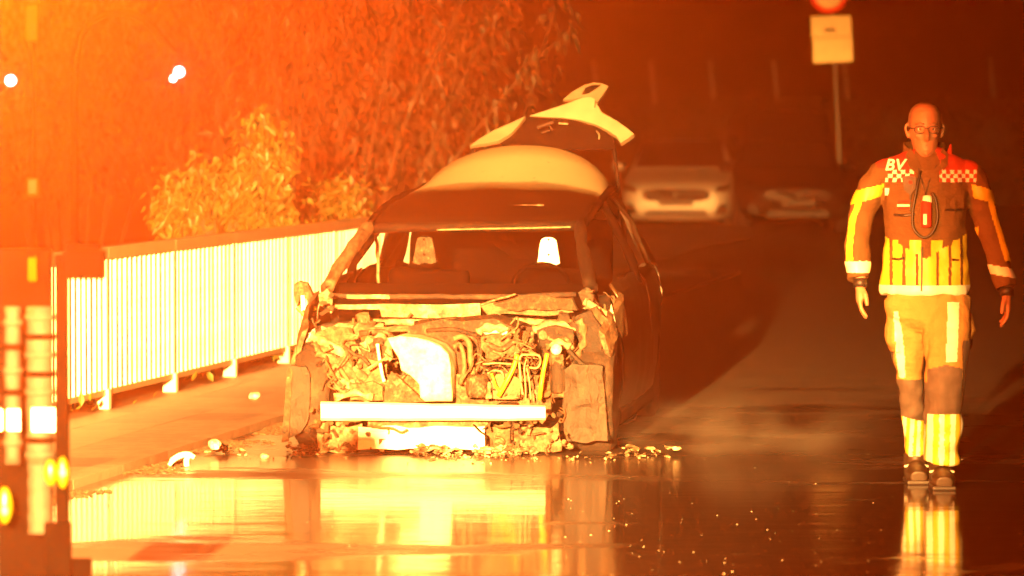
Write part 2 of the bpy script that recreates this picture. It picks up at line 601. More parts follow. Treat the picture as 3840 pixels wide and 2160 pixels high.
M = Mat('scorched_flank').s(rough=0.36)
co = M.coord()
st = M.noise(3.0, 5, 0.65, co, stretch=(1, 1.6, 0.5))
bl = M.noise(11, 4, 0.6, co)
M.color(M.mix(M.ramp(st, [(0.48, 0.0), (0.70, 1.0)]), M.mix(bl, (0.004, 0.003, 0.0025), (0.014, 0.009, 0.006)), (0.05, 0.028, 0.015)))
M.bump(bl, 0.2, 0.01)
MT['flank'] = M.m
# pillars
def pillar(name, pts, r, mat='burnt', seed=1):
    bm = tube(smooth_path(pts, 4), [(r, r * 1.25)] * (4 * (len(pts) - 1) + 1), 8)
    crumple(bm, 0.012, 14, seed)
    return cpart(name, bm, mat, True)
pillar('front_pillar', [L(1225, 1085, 0.85), L(1285, 985, 1.05), L(1340, 905, 1.25), L(1385, 850, 1.5)], 0.036, 'burnt', 2)
pillar('front_pillar', [L(2215, 1080, 0.85), L(2195, 990, 1.05), L(2180, 910, 1.25), L(2178, 850, 1.5)], 0.034, 'burnt_dark', 3)
pillar('door_frame', [L(1420, 1090, 1.9), L(1417, 980, 2.0), L(1412, 860, 2.2)], 0.010, 'burnt_pale', 4)
for s, bot in ((-1, 0.86), (1, 0.86)):
    top1 = rows[3][0 if s < 0 else -1]; top2 = rows[6][0 if s < 0 else -1]; top0 = rows[0][0 if s < 0 else -1]
    pillar('middle_pillar', [Vector((s * .82, 2.15, .82)), Vector((s * .77, 2.2, .98)), top1 + Vector((0, 0, -.02))], 0.026, 'soot', 5 + s)
    cpart('quarter_panel', sheet([top2 + Vector((0, -.30, -.01)), top2 + Vector((0, .30, -.02)), Vector((s * .70, 3.75, 1.10)), Vector((s * .79, 3.95, .86)), Vector((s * .81, 3.25, .88)), Vector((s * .72, 3.1, 1.15))], (-s * .03, 0, 0), .012, 5, 4, 8 + s), 'flank', True)
    pillar('roof_side_rail', [top0, (rows[1][0 if s < 0 else -1]), rows[2][0 if s < 0 else -1], top1, rows[5][0 if s < 0 else -1], top2], 0.019, 'soot', 11 + s)

# flanks: doors, sills, rear wings (sheet metal, black with soot)
VS = [0.98, 1.25, 1.6, 2.0, 2.5, 3.0, 3.35, 3.75, 4.1, 4.3]
HW = [0.84, 0.855, 0.865, 0.87, 0.87, 0.865, 0.855, 0.82, 0.74, 0.60]
BELT = [0.86, 0.87, 0.88, 0.885, 0.89, 0.90, 0.91, 0.90, 0.86, 0.80]
PROF = [(0.00, -0.085), (0.10, -0.03), (0.28, 0.0), (0.52, 0.006), (0.62, -0.006), (0.78, -0.012), (0.92, -0.035), (1.0, -0.075)]
for s in (-1, 1):
    segs = [('front_door', 0, 4), ('rear_door', 4, 6), ('rear_wing', 6, 9)] if s > 0 else [('front_door', 0, 4), ('rear_door', 4, 6), ('rear_wing', 6, 9)]
    for nm, i0, i1 in segs:
        rws = []
        n_s = 5 * (i1 - i0)
        for q in range(n_s + 1):
            f = i0 + (i1 - i0) * q / n_s
            i = min(int(f), len(VS) - 2); t = f - i
            v, hw, bt = lerp(VS[i], VS[i + 1], t), lerp(HW[i], HW[i + 1], t), lerp(BELT[i], BELT[i + 1], t)
            if q == 0: v += 0.006
            if q == n_s: v -= 0.006
            zb = 0.13
            if 3.0 < v < 3.72:      # rear wheel arch
                zb = 0.13 + 0.42 * math.sqrt(max(0, 1 - ((v - 3.37) / 0.36) ** 2))
            rws.append([Vector((s * (hw + dw), v, zb + (bt - zb) * h)) for h, dw in PROF])
        bm = grid_surface(rws, 0.010)
        crumple(bm, 0.014, 4.0, i0 + 3 * s)
        cpart(nm, bm, 'flank', True)
    cpart('sill', box((s * .78, 2.1, 0.14), (.10, 2.2, .09), bevel=.02), 'burnt_dark')
# floor, firewall, dashboard beam, rear panel
cpart('floor_pan', box((0, 2.2, 0.14), (1.52, 3.9, 0.05)), 'soot')
cpart('firewall', sheet([(-.76, 1.02, .16), (.76, 1.02, .16), (.76, 1.02, .80), (-.76, 1.02, .80)], (0, .03, 0), .012, 6, 3, 5), 'burnt_dark')
cpart('dashboard', sheet([(-.72, 1.2, .52), (.72, 1.2, .52), (.70, 1.25, .76), (-.70, 1.25, .76)], (0, .16, 0), .02, 7, 3, 6), 'soot')
cpart('rear_panel', sheet([(-.70, 4.2, .15), (.70, 4.2, .15), (.66, 4.22, .62), (-.66, 4.22, .62)], (0, .05, 0), .012, 6, 3, 7), 'burnt_dark')
bm = tube([(.165 * math.cos(a * .2618), 0, .165 * math.sin(a * .2618)) for a in range(25)], .012, 8)
sw = cpart('steering_wheel', bm, 'soot', True); sw.location = (0.34, 1.5, 0.80); sw.rotation_euler = (R(-25), 0, 0)

# seats: sooty frames, each with a bare metal head-restraint plate
def bell(cx, top, bot, wt, wb, v, mat, label=None, seed=0):
    o = []
    n = 8
    for i in range(n + 1):          # rounded head
        a = math.pi - math.pi * i / n
        o.append((cx + wt * math.cos(a), top + (wt * .55) - wt * .55 * math.sin(a)))
    o += [(cx + wb, bot - 4), (cx + wb * .6, bot + 2), (cx, bot - 3), (cx - wb * .5, bot + 3), (cx - wb, bot - 3)]
    bm = sheet(LP(o, v), (0, .035, 0), .003, 20, 2, seed)
    p = cpart('head_restraint', bm, mat, False, label)
    return p
h1 = bell(1592, 884, 988, 29, 44, 1.95, 'burnt_pale', 'browned bare head restraint plate', 1)
h2 = bell(2057, 890, 992, 29, 42, 1.95, 'alloy', 'pale bare head restraint plate with two dark holes', 2)
for hp, cx in ((h1, 1590), (h2, 2057)):
    for yy in ((898, 955)):
        pt = L(cx, yy, 1.94)
        b2 = bmesh.new()
        bmesh.ops.create_icosphere(b2, subdivisions=1, radius=0.007, matrix=Matrix.Translation(pt) @ Matrix.Diagonal((1, .9, 1, 1)))
        o = obj('bolt_hole', b2, MT['soot'], hp)
for u in (-.36, .36):
    b2 = bmesh.new()
    add_box(b2, (u, 2.1, .62), (.46, .10, .58), Matrix.Rotation(R(-14), 4, 'X'), .04)
    crumple(b2, .02, 8, 3)
    cpart('seat_back', b2, 'soot', True)
    b2 = box((u, 1.85, .32), (.48, .5, .14), bevel=.04)
    cpart('seat_cushion', b2, 'soot', True)

cpart('rear_seat', sheet([(-.62, 2.95, .25), (.62, 2.95, .25), (.58, 3.1, 1.15), (-.58, 3.1, 1.15)], (0, .14, 0), .02, 6, 3, 31), 'soot')
cpart('headlining', sheet([(-.52, 1.75, 1.16), (.52, 1.75, 1.16), (.46, 3.2, 1.34), (-.46, 3.2, 1.34)], (0, 0, .015), .012, 5, 3, 32), 'soot')
# tailgate standing open
gate = empty('tailgate', (0, 0, 0)); gate.parent = car
MT['gate'] = plain('scorched_white_paint', (0.20, 0.165, 0.115), 0.5, var=0.2, scale=6, bump=0.08)
def gpart(name, pts, v0, v1, thick, mat, amp=.004, seed=0):
    """outline seen at pixels; depth runs from v0 (lowest row) to v1 (top row)"""
    y0, y1 = max(p[1] for p in pts), min(p[1] for p in pts)
    P = [L(a, b, lerp(v0, v1, (y0 - b) / max(1, y0 - y1))) for a, b in pts]
    o = obj(name, sheet(P, (0, thick, -thick * .4), amp, 6, 2, seed), MT[mat], gate, False)
    return o
gpart('gate_side', [(1762, 548), (1800, 520), (1850, 490), (1910, 463), (1970, 436), (1945, 468), (1915, 500), (1872, 528), (1820, 540)], 3.85, 4.15, .04, 'gate', seed=1)
gpart('gate_panel', [(1985, 433), (2050, 412), (2120, 390), (2185, 366), (2215, 364), (2232, 372), (2228, 402), (2262, 424), (2310, 452), (2350, 480), (2377, 502),
                     (2355, 520), (2328, 537), (2312, 512), (2280, 490), (2235, 466), (2170, 449), (2110, 440), (2040, 437)], 4.25, 4.5, .05, 'gate', seed=2)
gpart('gate_lip', [(2112, 374), (2150, 342), (2190, 318), (2225, 308), (2255, 312), (2282, 324), (2262, 352), (2238, 384), (2215, 366), (2185, 364), (2150, 372)], 4.5, 4.75, .03, 'gate', seed=3)
gpart('lip_recess', [(2182, 352), (2195, 330), (2222, 318), (2252, 318), (2232, 332), (2205, 348)], 4.56, 4.7, .01, 'burnt_dark', .0, 3)
gpart('rear_window', [(1872, 532), (1915, 502), (1950, 470), (1985, 438), (2040, 441), (2110, 445), (2170, 454), (2235, 472), (2275, 495), (2300, 520), (2300, 560), (1900, 560)], 3.9, 4.3, .015, 'burnt_dark', .006, 4)
for i, pts in enumerate(([(2015, 478), (2050, 466), (2075, 458)], [(2030, 498), (2062, 489)], [(2095, 462), (2130, 465)], [(2060, 470), (2072, 488)], [(2236, 490), (2248, 506), (2246, 522)])):
    obj('wiper_remnant', tube(LP(pts, 3.98), 0.006 if i else .011, 6), MT['burnt_pale'], gate)
for s in (-1, 1):
    top = L(1790 if s < 0 else 2300, 535, 4.0)
    obj('gas_strut', tube([Vector((s * .60, 3.9, 1.0)), top], 0.012, 6), MT['burnt_dark'], gate)

# ---- the front: wheels, wings, bumper beam
def wheel(u, v, mat='rubber', r=0.285, w=0.19):
    root = empty('wheel', (u, v, r * .96)); root.parent = car
    prof = [(r * .58, -w * .50), (r * .86, -w * .52), (r * .97, -w * .40), (r, -w * .15), (r * .985, 0), (r, w * .15), (r * .97, w * .40), (r * .86, w * .52), (r * .58, w * .50)]
    bm = lathe(prof, 40, 'X'); crumple(bm, .012, 12, u * 7)
    obj('tyre', bm, MT[mat], root, True)
    bm = lathe([(r * .60, -w * .46), (r * .52, -w * .30), (r * .50, w * .30), (r * .60, w * .46)], 28, 'X')
    obj('rim', bm, MT['burnt'], root, True)
    bm = lathe([(0.16, -.02), (0.165, 0.0), (0.16, .02)], 24, 'X')
    obj('brake_disc', bm, MT['rust'], root, True)
    return root
for s in (-1, 1):
    wheel(s * 0.745, 0.48)
    wheel(s * 0.735, 3.37)
# wheel-arch panels in front of the wheels
cpart('wing', sheet(LP([(1056, 1660), (1078, 1385), (1092, 1368), (1150, 1375), (1166, 1400), (1150, 1480), (1160, 1560), (1130, 1625)], 0.16), (0, .05, 0), .018, 11, 4, 4), 'wing_rust', False, 'browned front wing stub left of the bumper beam')
cpart('wing_edge', sheet(LP([(1056, 1660), (1076, 1390), (1088, 1374), (1097, 1390), (1082, 1655)], 0.145), (0, .015, 0), .002, 7, 1, 4), 'burnt_pale')
cpart('wing', sheet(LP([(2128, 1655), (2118, 1580), (2112, 1520), (2120, 1440), (2116, 1384), (2150, 1366), (2205, 1362), (2262, 1368), (2270, 1500), (2278, 1655)], 0.14), (0, .06, 0), .020, 14, 4, 9), 'wing_rust', False, 'rust-brown front wing stub right of the bumper beam')
cpart('wing_edge', sheet(LP([(2292, 1140), (2306, 1200), (2314, 1290), (2309, 1400), (2300, 1340), (2286, 1250), (2282, 1180)], 0.55), (0, .02, 0), .003, 7, 1, 2), 'gate')
for s in (-1, 1):   # wing tops
    a = [(s * .80, .30, .62), (s * .83, .55, .72), (s * .85, 1.0, .80), (s * .86, 1.0, .60), (s * .86, .72, .58), (s * .85, .48, .61), (s * .83, .30, .50)]
    cpart('wing_top', sheet(a, (-s * .03, 0, .02), .016, 8, 3, s + 4), 'burnt')

bb = []
for j in range(13):
    t = j / 12
    px = lerp(1203, 2045, t); bow = -0.05 * math.sin(math.pi * t)
    bb.append([L(px, lerp(1506, 1522, t), -.02 + bow), L(px, lerp(1514, 1530, t), -.05 + bow), L(px, lerp(1540, 1548, t), -.055 + bow), L(px, lerp(1568, 1568, t), -.05 + bow), L(px, lerp(1578, 1576, t), -.02 + bow),
               L(px, lerp(1578, 1576, t), .05 + bow), L(px, lerp(1506, 1522, t), .05 + bow), L(px, lerp(1506, 1522, t), -.02 + bow)])
bm = grid_surface(bb); bmesh.ops.remove_doubles(bm, verts=bm.verts, dist=1e-5); bmesh.ops.holes_fill(bm, edges=bm.edges)
crumple(bm, .004, 9, 3)
cpart('bumper_beam', bm, 'alloy', False, 'bright bare metal bumper beam across the front')
lo = []
for j in range(11):
    t = j / 10
    px = lerp(1345, 1818, t)
    lo.append([L(px, 1600 + 4 * math.sin(j * 1.7), .05), L(px, 1622, .02), L(px, 1652, .03), L(px, 1684 + 3 * math.cos(j * 2.1), .02)])
bm = grid_surface(lo, .015); crumple(bm, .007, 8, 1)
cpart('lower_crossmember', bm, 'alloy', False, 'pale metal cross member under the bumper beam')
for px in (1330, 1900):
    cpart('crash_box', box(L(px, 1545, .14), (.10, .24, .09), bevel=.01), 'burnt_pale')

# cowl and cross bars below the windscreen
def bar(px, v, r, mat, amp=.008, seed=0, name='cross_bar'):
    P = smooth_path(LP(px, v), 4)
    bm = tube(P, [(r, r * .8)] * len(P), 8); crumple(bm, amp, 14, seed)
    return cpart(name, bm, mat, True)
bar([(1240, 1110), (1400, 1112), (1500, 1112), (1700, 1113), (1900, 1112), (2160, 1105)], 0.98, .016, 'burnt', .006, 1, 'cowl_edge')
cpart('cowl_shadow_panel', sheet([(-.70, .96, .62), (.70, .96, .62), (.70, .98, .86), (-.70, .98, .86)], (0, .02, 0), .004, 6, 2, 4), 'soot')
cpart('cowl_strip', sheet(LP([(1300, 1105), (1460, 1106), (1462, 1122), (1300, 1120)], .96), (0, .02, 0), .003, 9, 2, 1), 'pale2')
cpart('cowl_panel', sheet(LP([(1238, 1142), (1420, 1140), (1620, 1142), (1800, 1138), (1800, 1182), (1640, 1192), (1430, 1188), (1425, 1160), (1262, 1158), (1240, 1184)], .90), (0, .03, 0), .006, 8, 3, 3), 'pale2')
cpart('cowl_panel', sheet(LP([(1800, 1150), (1960, 1118), (2120, 1130), (2150, 1175), (2010, 1180), (1830, 1180)], .88), (0, .03, 0), .022, 7, 3, 13), 'burnt')
bar([(1330, 1214), (1480, 1206), (1650, 1208), (1840, 1200), (2000, 1206), (2130, 1214)], 0.78, .018, 'pale2', .006, 5)
bar([(1800, 1144), (1880, 1118), (1935, 1104)], 0.86, .006, 'burnt_pale', .003, 6)
bar([(1180, 1240), (1300, 1215), (1440, 1225)], .72, .022, 'burnt_pale', .014, 7)
bar([(1165, 1290), (1250, 1330), (1330, 1390), (1350, 1420)], .45, .022, 'burnt_pale', .012, 8, 'inner_wing_rail')
bar([(2130, 1310), (2165, 1350), (2205, 1380)], .18, .012, 'burnt_pale', .004, 9, 'bracket')
bar([(2190, 1130), (2240, 1160), (2290, 1185)], .66, .018, 'burnt_pale', .006, 10, 'wing_rail')
bar([(1150, 1250), (1120, 1300), (1100, 1370)], .40, .022, 'burnt', .012, 11, 'wing_rail')
# left door mirror remains
m = empty('door_mirror', (0, 0, 0)); m.parent = car
obj('mirror_shell', sheet(LP([(1106, 1066), (1122, 1056), (1150, 1062), (1170, 1096), (1178, 1130), (1166, 1160), (1150, 1120), (1130, 1110), (1116, 1150), (1104, 1120)], .92), (0, .07, 0), .012, 12, 2, 3), MT['burnt'], m)
obj('mirror_arm', tube(LP([(1118, 1150), (1140, 1178), (1180, 1150)], .92), .018, 6), MT['hose_yellow'], m)
obj('mirror_glass', sheet(LP([(1128, 1108), (1142, 1108), (1146, 1160), (1130, 1166)], .90), (0, .01, 0), .002, 9, 1, 1), MT['alloy'], m)

# engine bay, the large pieces
big = sheet(LP([(1455, 1272), (1500, 1262), (1560, 1264), (1600, 1276), (1650, 1300), (1680, 1330), (1692, 1380), (1694, 1500), (1580, 1504), (1572, 1440), (1540, 1410), (1505, 1390), (1495, 1340), (1470, 1300)], .10), (0, .30, 0), .012, 6, 3, 6)
cpart('melted_housing', big, 'cream', True, 'large whitish melted lump in the middle of the engine bay')
cpart('triangle_plate', sheet(LP([(1438, 1508), (1446, 1440), (1468, 1392), (1500, 1420), (1545, 1465), (1592, 1508)], .02), (0, .02, 0), .004, 6, 2, 2), 'burnt_pale', False, 'beige triangular plate standing on the bumper beam')
cpart('engine_block', sheet([(-.30, .42, .22), (.42, .42, .22), (.42, .42, .62), (.2, .42, .70), (-.25, .42, .66)], (0, .42, 0), .03, 6, 3, 8), 'burnt')
cpart('radiator_core', sheet([(-.55, .30, .20), (.52, .30, .20), (.52, .30, .40), (-.55, .30, .40)], (0, .04, 0), .018, 8, 3, 3), 'burnt')
for u_, v_, mt, sd in ((-.52, .58, 'ash2', 3), (.55, .60, 'ash', 8)):
    bm = lathe([(0.0, .74), (.030, .74), (.034, .70), (.062, .69), (.085, .66), (.098, .60), (.105, .40), (.0, .40)], 20)
    crumple(bm, .030, 16, sd)
    tw = cpart('strut_tower', bm, mt, False); tw.location = (u_, v_, -.03)
    for q in range(3):
        b2 = bmesh.new(); a_ = q * 2.1 + sd
        add_tube(b2, [(.048 * math.cos(a_), .048 * math.sin(a_), .68), (.048 * math.cos(a_), .048 * math.sin(a_), .715)], .008, 6)
        obj('stud', b2, MT['rust'], tw)
cpart('inner_panel', sheet(LP([(1345, 1295), (1400, 1262), (1450, 1290), (1452, 1400), (1420, 1480), (1350, 1420)], .30), (0, .03, 0), .02, 8, 3, 21), 'burnt')
cpart('inner_panel', sheet(LP([(1185, 1255), (1290, 1235), (1330, 1290), (1270, 1330), (1190, 1320)], .42), (0, .03, 0), .03, 8, 3, 22), 'burnt_pale')
cpart('inner_panel', sheet(LP([(2010, 1225), (2130, 1210), (2160, 1250), (2100, 1300), (2030, 1270)], .40), (0, .03, 0), .025, 8, 3, 23), 'burnt_pale')
cpart('inner_panel', sheet(LP([(2160, 1180), (2220, 1160), (2262, 1240), (2255, 1330), (2200, 1340), (2165, 1290)], .36), (0, .04, 0), .025, 8, 3, 24), 'burnt')
cpart('filter_housing', sheet(LP([(1790, 1232), (1850, 1218), (1910, 1224), (1900, 1250), (1830, 1262)], .35), (0, .1, 0), .012, 8, 3, 25), 'molten')
cpart('coolant_bottle', lathe([(0, 0), (.035, 0), (.04, .02), (.04, .14), (.022, .17), (.022, .19), (0, .19)], 16), 'burnt_pale', True).location = L(2092, 1475, .16)
cpart('starter_motor', lathe([(0, 0), (.026, 0), (.03, .02), (.022, .05), (.022, .08), (0, .08)], 14, 'Y'), 'cream', True).location = L(2085, 1310, .12)
cpart('air_pump', lathe([(0, 0), (.05, 0), (.06, .03), (.06, .10), (.04, .12), (0, .12)], 18), 'burnt_pale', True).location = L(1790, 1490, .18)

for nm, pts, v, am, mt in (
    ('slam_panel', [(1310, 1232), (1480, 1222), (1640, 1228), (1640, 1246), (1480, 1244), (1320, 1258)], .50, .008, 'ash'),
    ('slam_panel', [(1640, 1226), (1800, 1216), (1960, 1222), (2060, 1232), (2050, 1252), (1900, 1240), (1740, 1244), (1645, 1246)], .50, .010, 'burnt'),
    ('inner_wing', [(1172, 1262), (1230, 1222), (1310, 1232), (1335, 1300), (1310, 1372), (1240, 1352), (1185, 1330)], .34, .022, 'ash'),
    ('inner_wing', [(1225, 1350), (1300, 1370), (1352, 1430), (1340, 1500), (1262, 1490), (1238, 1420)], .26, .020, 'burnt'),
    ('strut_panel', [(1345, 1282), (1400, 1262), (1448, 1280), (1460, 1330), (1420, 1352), (1362, 1340)], .24, .014, 'ash'),
    ('battery_tray', [(1310, 1440), (1400, 1428), (1440, 1450), (1436, 1502), (1312, 1500)], .16, .012, 'ash'),
    ('headlamp_frame', [(2010, 1240), (2080, 1222), (2146, 1242), (2150, 1296), (2090, 1318), (2030, 1296)], .26, .016, 'ash'),
    ('gear_housing', [(1806, 1262), (1868, 1252), (1920, 1270), (1932, 1320), (1890, 1352), (1828, 1346), (1800, 1308)], .20, .018, 'ash'),
    ('gear_housing', [(1846, 1410), (1910, 1396), (1960, 1420), (1956, 1496), (1850, 1498)], .15, .016, 'burnt'),
    ('side_bracket', [(2070, 1325), (2112, 1330), (2116, 1490), (2070, 1492)], .14, .008, 'ash'),
    ('wing_flap', [(2180, 1180), (2232, 1150), (2275, 1200), (2292, 1290), (2262, 1352), (2216, 1300), (2190, 1250)], .42, .020, 'ash'),
    ('cowl_scrap', [(1850, 1132), (1990, 1112), (2150, 1120), (2170, 1160), (2040, 1166), (1900, 1160)], .80, .016, 'ash'),
    ('hinge_scrap', [(2172, 1096), (2206, 1076), (2232, 1110), (2226, 1160), (2186, 1150)], .74, .016, 'burnt_pale'),
    ('hinge_scrap', [(1190, 1100), (1228, 1082), (1252, 1110), (1240, 1160), (1196, 1150)], .74, .016, 'burnt_pale'),
):
    cpart(nm, sheet(LP(pts, v), (0, .03, 0), am, 13, 4, len(pts) + int(v * 50)), mt)

def hose(px, v, r, mat, name='hose', seed=None):
    P = smooth_path([L(a, b, v + (random.uniform(-.03, .03))) for a, b in px], 5)
    return cpart(name, tube(P, r, 8), mat, True)
hose([(1700, 1270), (1735, 1262), (1760, 1290), (1764, 1350), (1772, 1400), (1748, 1445)], .20, .015, 'burnt', 'pipe')
hose([(1700, 1300), (1722, 1290), (1738, 1330), (1740, 1390), (1726, 1440)], .18, .012, 'burnt', 'pipe')
hose([(1780, 1250), (1800, 1290), (1798, 1360), (1770, 1420)], .22, .010, 'burnt_pale', 'pipe')
hose([(1940, 1330), (1925, 1380), (1900, 1430), (1870, 1485)], .08, .013, 'hose_yellow')
hose([(2052, 1325), (2040, 1380), (2030, 1440), (2024, 1498)], .08, .012, 'hose_yellow')
hose([(1880, 1470), (1860, 1450), (1850, 1420), (1842, 1400)], .10, .008, 'hose_yellow')
hose([(1960, 1480), (1952, 1420), (1950, 1340), (1985, 1330), (2020, 1334), (2026, 1360), (2012, 1380), (1985, 1378)], .07, .006, 'wire', 'wire')
hose([(1972, 1500), (1970, 1440), (1966, 1380), (1975, 1345)], .06, .004, 'wire', 'wire')
hose([(1990, 1498), (1985, 1430), (1975, 1380)], .06, .004, 'wire', 'wire')
hose([(1810, 1365), (1870, 1362), (1920, 1366)], .10, .005, 'wire', 'wire')
hose([(1830, 1400), (1850, 1390), (1880, 1394), (1890, 1420)], .09, .005, 'wire', 'wire')
hose([(1375, 1385), (1410, 1362), (1445, 1345)], .10, .006, 'wire', 'wire')
hose([(1415, 1290), (1422, 1340), (1432, 1400), (1440, 1430)], .12, .009, 'alloy', 'pipe')
hose([(1170, 1320), (1200, 1340), (1240, 1330), (1290, 1350)], .30, .010, 'burnt', 'hose')
hose([(1290, 1300), (1330, 1330), (1360, 1340), (1385, 1370)], .25, .010, 'burnt_pale', 'hose')
hose([(1240, 1400), (1260, 1370), (1300, 1420), (1330, 1470)], .20, .012, 'burnt', 'hose')
hose([(1830, 1290), (1880, 1310), (1930, 1280), (1960, 1300)], .20, .014, 'burnt_pale', 'hose')
hose([(1840, 1340), (1900, 1330), (1960, 1310), (2010, 1330)], .22, .010, 'burnt', 'hose')
hose([(2050, 1260), (2080, 1280), (2120, 1270), (2150, 1310)], .25, .012, 'burnt_pale', 'hose')
hose([(1600, 1240), (1700, 1235), (1780, 1255), (1850, 1250)], .42, .012, 'burnt', 'pipe')
hose([(1350, 1250), (1430, 1245), (1470, 1262)], .40, .016, 'burnt_pale', 'pipe')
hose([(2150, 1190), (2170, 1215), (2200, 1205), (2225, 1235)], .50, .012, 'burnt_pale', 'hose')
# strips hanging under the beam
hose([(1390, 1598), (1430, 1604), (1470, 1606), (1505, 1622), (1528, 1612)], -.02, .007, 'rust', 'cable')
hose([(1775, 1592), (1800, 1618), (1822, 1636), (1820, 1690)], -.04, .005, 'burnt_dark', 'cable')
hose([(1915, 1575), (1916, 1620), (1914, 1660)], -.02, .004, 'burnt_dark', 'cable')

# small fragments that fill the bay: shared meshes
def frag_mesh(kind, i):
    bm = bmesh.new()
    if kind == 0:
        bmesh.ops.create_icosphere(bm, subdivisions=2, radius=.5); crumple(bm, .28, 2.2, i)
    elif kind == 1:
        add_tube(bm, smooth_path([(-.5, 0, 0), (-.2, random.uniform(-.2, .2), random.uniform(-.2, .2)), (.2, random.uniform(-.2, .2), random.uniform(-.2, .3)), (.5, 0, random.uniform(-.2, .2))], 3), .09, 6)
    elif kind == 2:
        add_box(bm, (0, 0, 0), (1, .08, .45)); add_box(bm, (.46, .2, 0), (.08, .4, .45))
        bmesh.ops.subdivide_edges(bm, edges=bm.edges, cuts=2, use_grid_fill=True); crumple(bm, .09, 2.5, i)
    elif kind == 3:
        for r in (0, .25):
            add_tube(bm, smooth_path([(-.4 + r, 0, -.5), (-.45 + r, .1, 0), (-.2 + r, 0, .4), (.1 + r, -.1, .35), (.15 + r, 0, -.1)], 4), .04, 5)
    else:
        b2 = lathe([(0, -.35), (.3, -.35), (.34, -.25), (.34, .1), (.22, .15), (.22, .35), (0, .35)], 12); me = to_mesh(b2, 'x'); bm.from_mesh(me); bpy.data.meshes.remove(me); crumple(bm, .06, 3, i)
    return to_mesh(bm, 'fragment', kind in (1, 3))
mats_f = ['burnt', 'ash2', 'burnt_pale', 'pale2', 'ash', 'rust', 'ash2']
FR = []
KINDS = ['melted_lump', 'bent_rod', 'torn_bracket', 'wire_loop', 'metal_fitting']
for i in range(40):
    kd = (2, 4, 1, 2, 3, 1, 2, 4, 0, 2)[i % 10]
    me = frag_mesh(kd, i)
    me.materials.append(MT[mats_f[(i * 5 + i // 5) % len(mats_f)]])
    FR.append((kd, me))
rf = random.Random(11)
def scatter(n, fu, fv, fz, smin, smax, name='fragment'):
    for _ in range(n):
        kd, fm = rf.choice(FR)
        o = bpy.data.objects.new(KINDS[kd], fm); link(o, car)
        s = rf.uniform(smin, smax) * rf.choice((.7, 1, 1, 1.3))
        o.scale = (s, s * rf.uniform(.6, 1.1), s * rf.uniform(.6, 1.1))
        o.location = (fu(), fv(), fz())
        o.rotation_euler = (rf.uniform(0, 6.3), rf.uniform(0, 6.3), rf.uniform(0, 6.3))
U = rf.uniform
scatter(34, lambda: U(-.70, -.28), lambda: U(.26, .6), lambda: U(.30, .62), .03, .085)
scatter(62, lambda: U(.14, .60), lambda: U(.18, .5), lambda: U(.28, .64), .025, .075)
scatter(12, lambda: U(.66, .82), lambda: U(.5, .85), lambda: U(.62, .84), .03, .07)
scatter(10, lambda: U(-.82, -.66), lambda: U(.5, .85), lambda: U(.62, .82), .03, .07)
scatter(60, lambda: U(-.72, -.30), lambda: U(-.02, .14), lambda: U(.03, .24), .02, .07)
scatter(60, lambda: U(.20, .64), lambda: U(-.02, .14), lambda: U(.03, .24), .02, .07)
scatter(40, lambda: U(-.72, -.25), lambda: U(.16, .35), lambda: U(.28, .60), .012, .04)
scatter(70, lambda: U(.12, .62), lambda: U(.12, .35), lambda: U(.28, .64), .010, .04)
scatter(26, lambda: U(-.30, .70), lambda: U(.62, .8), lambda: U(.62, .70), .012, .04)
for px, v, r, amp, mt in (      # sagging inner wing, brackets and ducts on the left
    ([(1168, 1262), (1225, 1288), (1290, 1340), (1345, 1400)], .34, .034, .014, 'pale2'),
    ([(1186, 1318), (1250, 1352), (1310, 1372), (1372, 1420)], .28, .026, .012, 'ash2'),
    ([(1205, 1236), (1290, 1226), (1372, 1238), (1440, 1228)], .52, .026, .012, 'pale2'),
    ([(1262, 1400), (1300, 1440), (1350, 1486), (1384, 1500)], .20, .022, .010, 'pale2'),
    ([(1362, 1300), (1392, 1270), (1436, 1268), (1462, 1300), (1452, 1352)], .26, .028, .012, 'pale2'),
    ([(1250, 1492), (1330, 1476), (1400, 1492)], .14, .020, .010, 'pale2'),
    ([(1792, 1248), (1838, 1226), (1890, 1232), (1930, 1250)], .34, .024, .010, 'pale2'),
    ([(1842, 1330), (1866, 1290), (1912, 1286), (1940, 1316), (1922, 1350)], .22, .020, .010, 'ash2'),
    ([(2000, 1236), (2060, 1216), (2120, 1222), (2156, 1252)], .40, .026, .012, 'pale2'),
    ([(2050, 1300), (2096, 1282), (2140, 1300)], .20, .018, .008, 'pale2'),
    ([(2166, 1196), (2190, 1246), (2186, 1300), (2160, 1340)], .36, .024, .012, 'ash2'),
    ([(1770, 1440), (1800, 1430), (1830, 1448), (1834, 1496)], .15, .020, .008, 'pale2'),
):
    P = smooth_path([L(a, b, v + .02 * math.sin(a)) for a, b in px], 5)
    bm = tube(P, [(r * (.8 + .3 * math.sin(k * 1.3 + r * 90)), r * .6) for k in range(len(P))], 10)
    crumple(bm, amp, 17, int(px[0][0]))
    cpart('burnt_duct', bm, mt, True)
for nm, pts, v, mt in (
    ('beam_filler', [(1385, 1574), (1830, 1574), (1826, 1606), (1388, 1606)], .07, 'ash2'),
    ('lower_tray', [(1190, 1600), (1262, 1588), (1352, 1596), (1350, 1684), (1270, 1694), (1196, 1680)], .10, 'pale2'),
    ('lower_tray', [(1818, 1606), (1900, 1590), (2010, 1600), (2096, 1592), (2104, 1690), (1960, 1700), (1822, 1690)], .12, 'ash2'),
):
    cpart(nm, sheet(LP(pts, v), (0, .012, 0), .028, 12, 4, len(pts) + 3), mt)
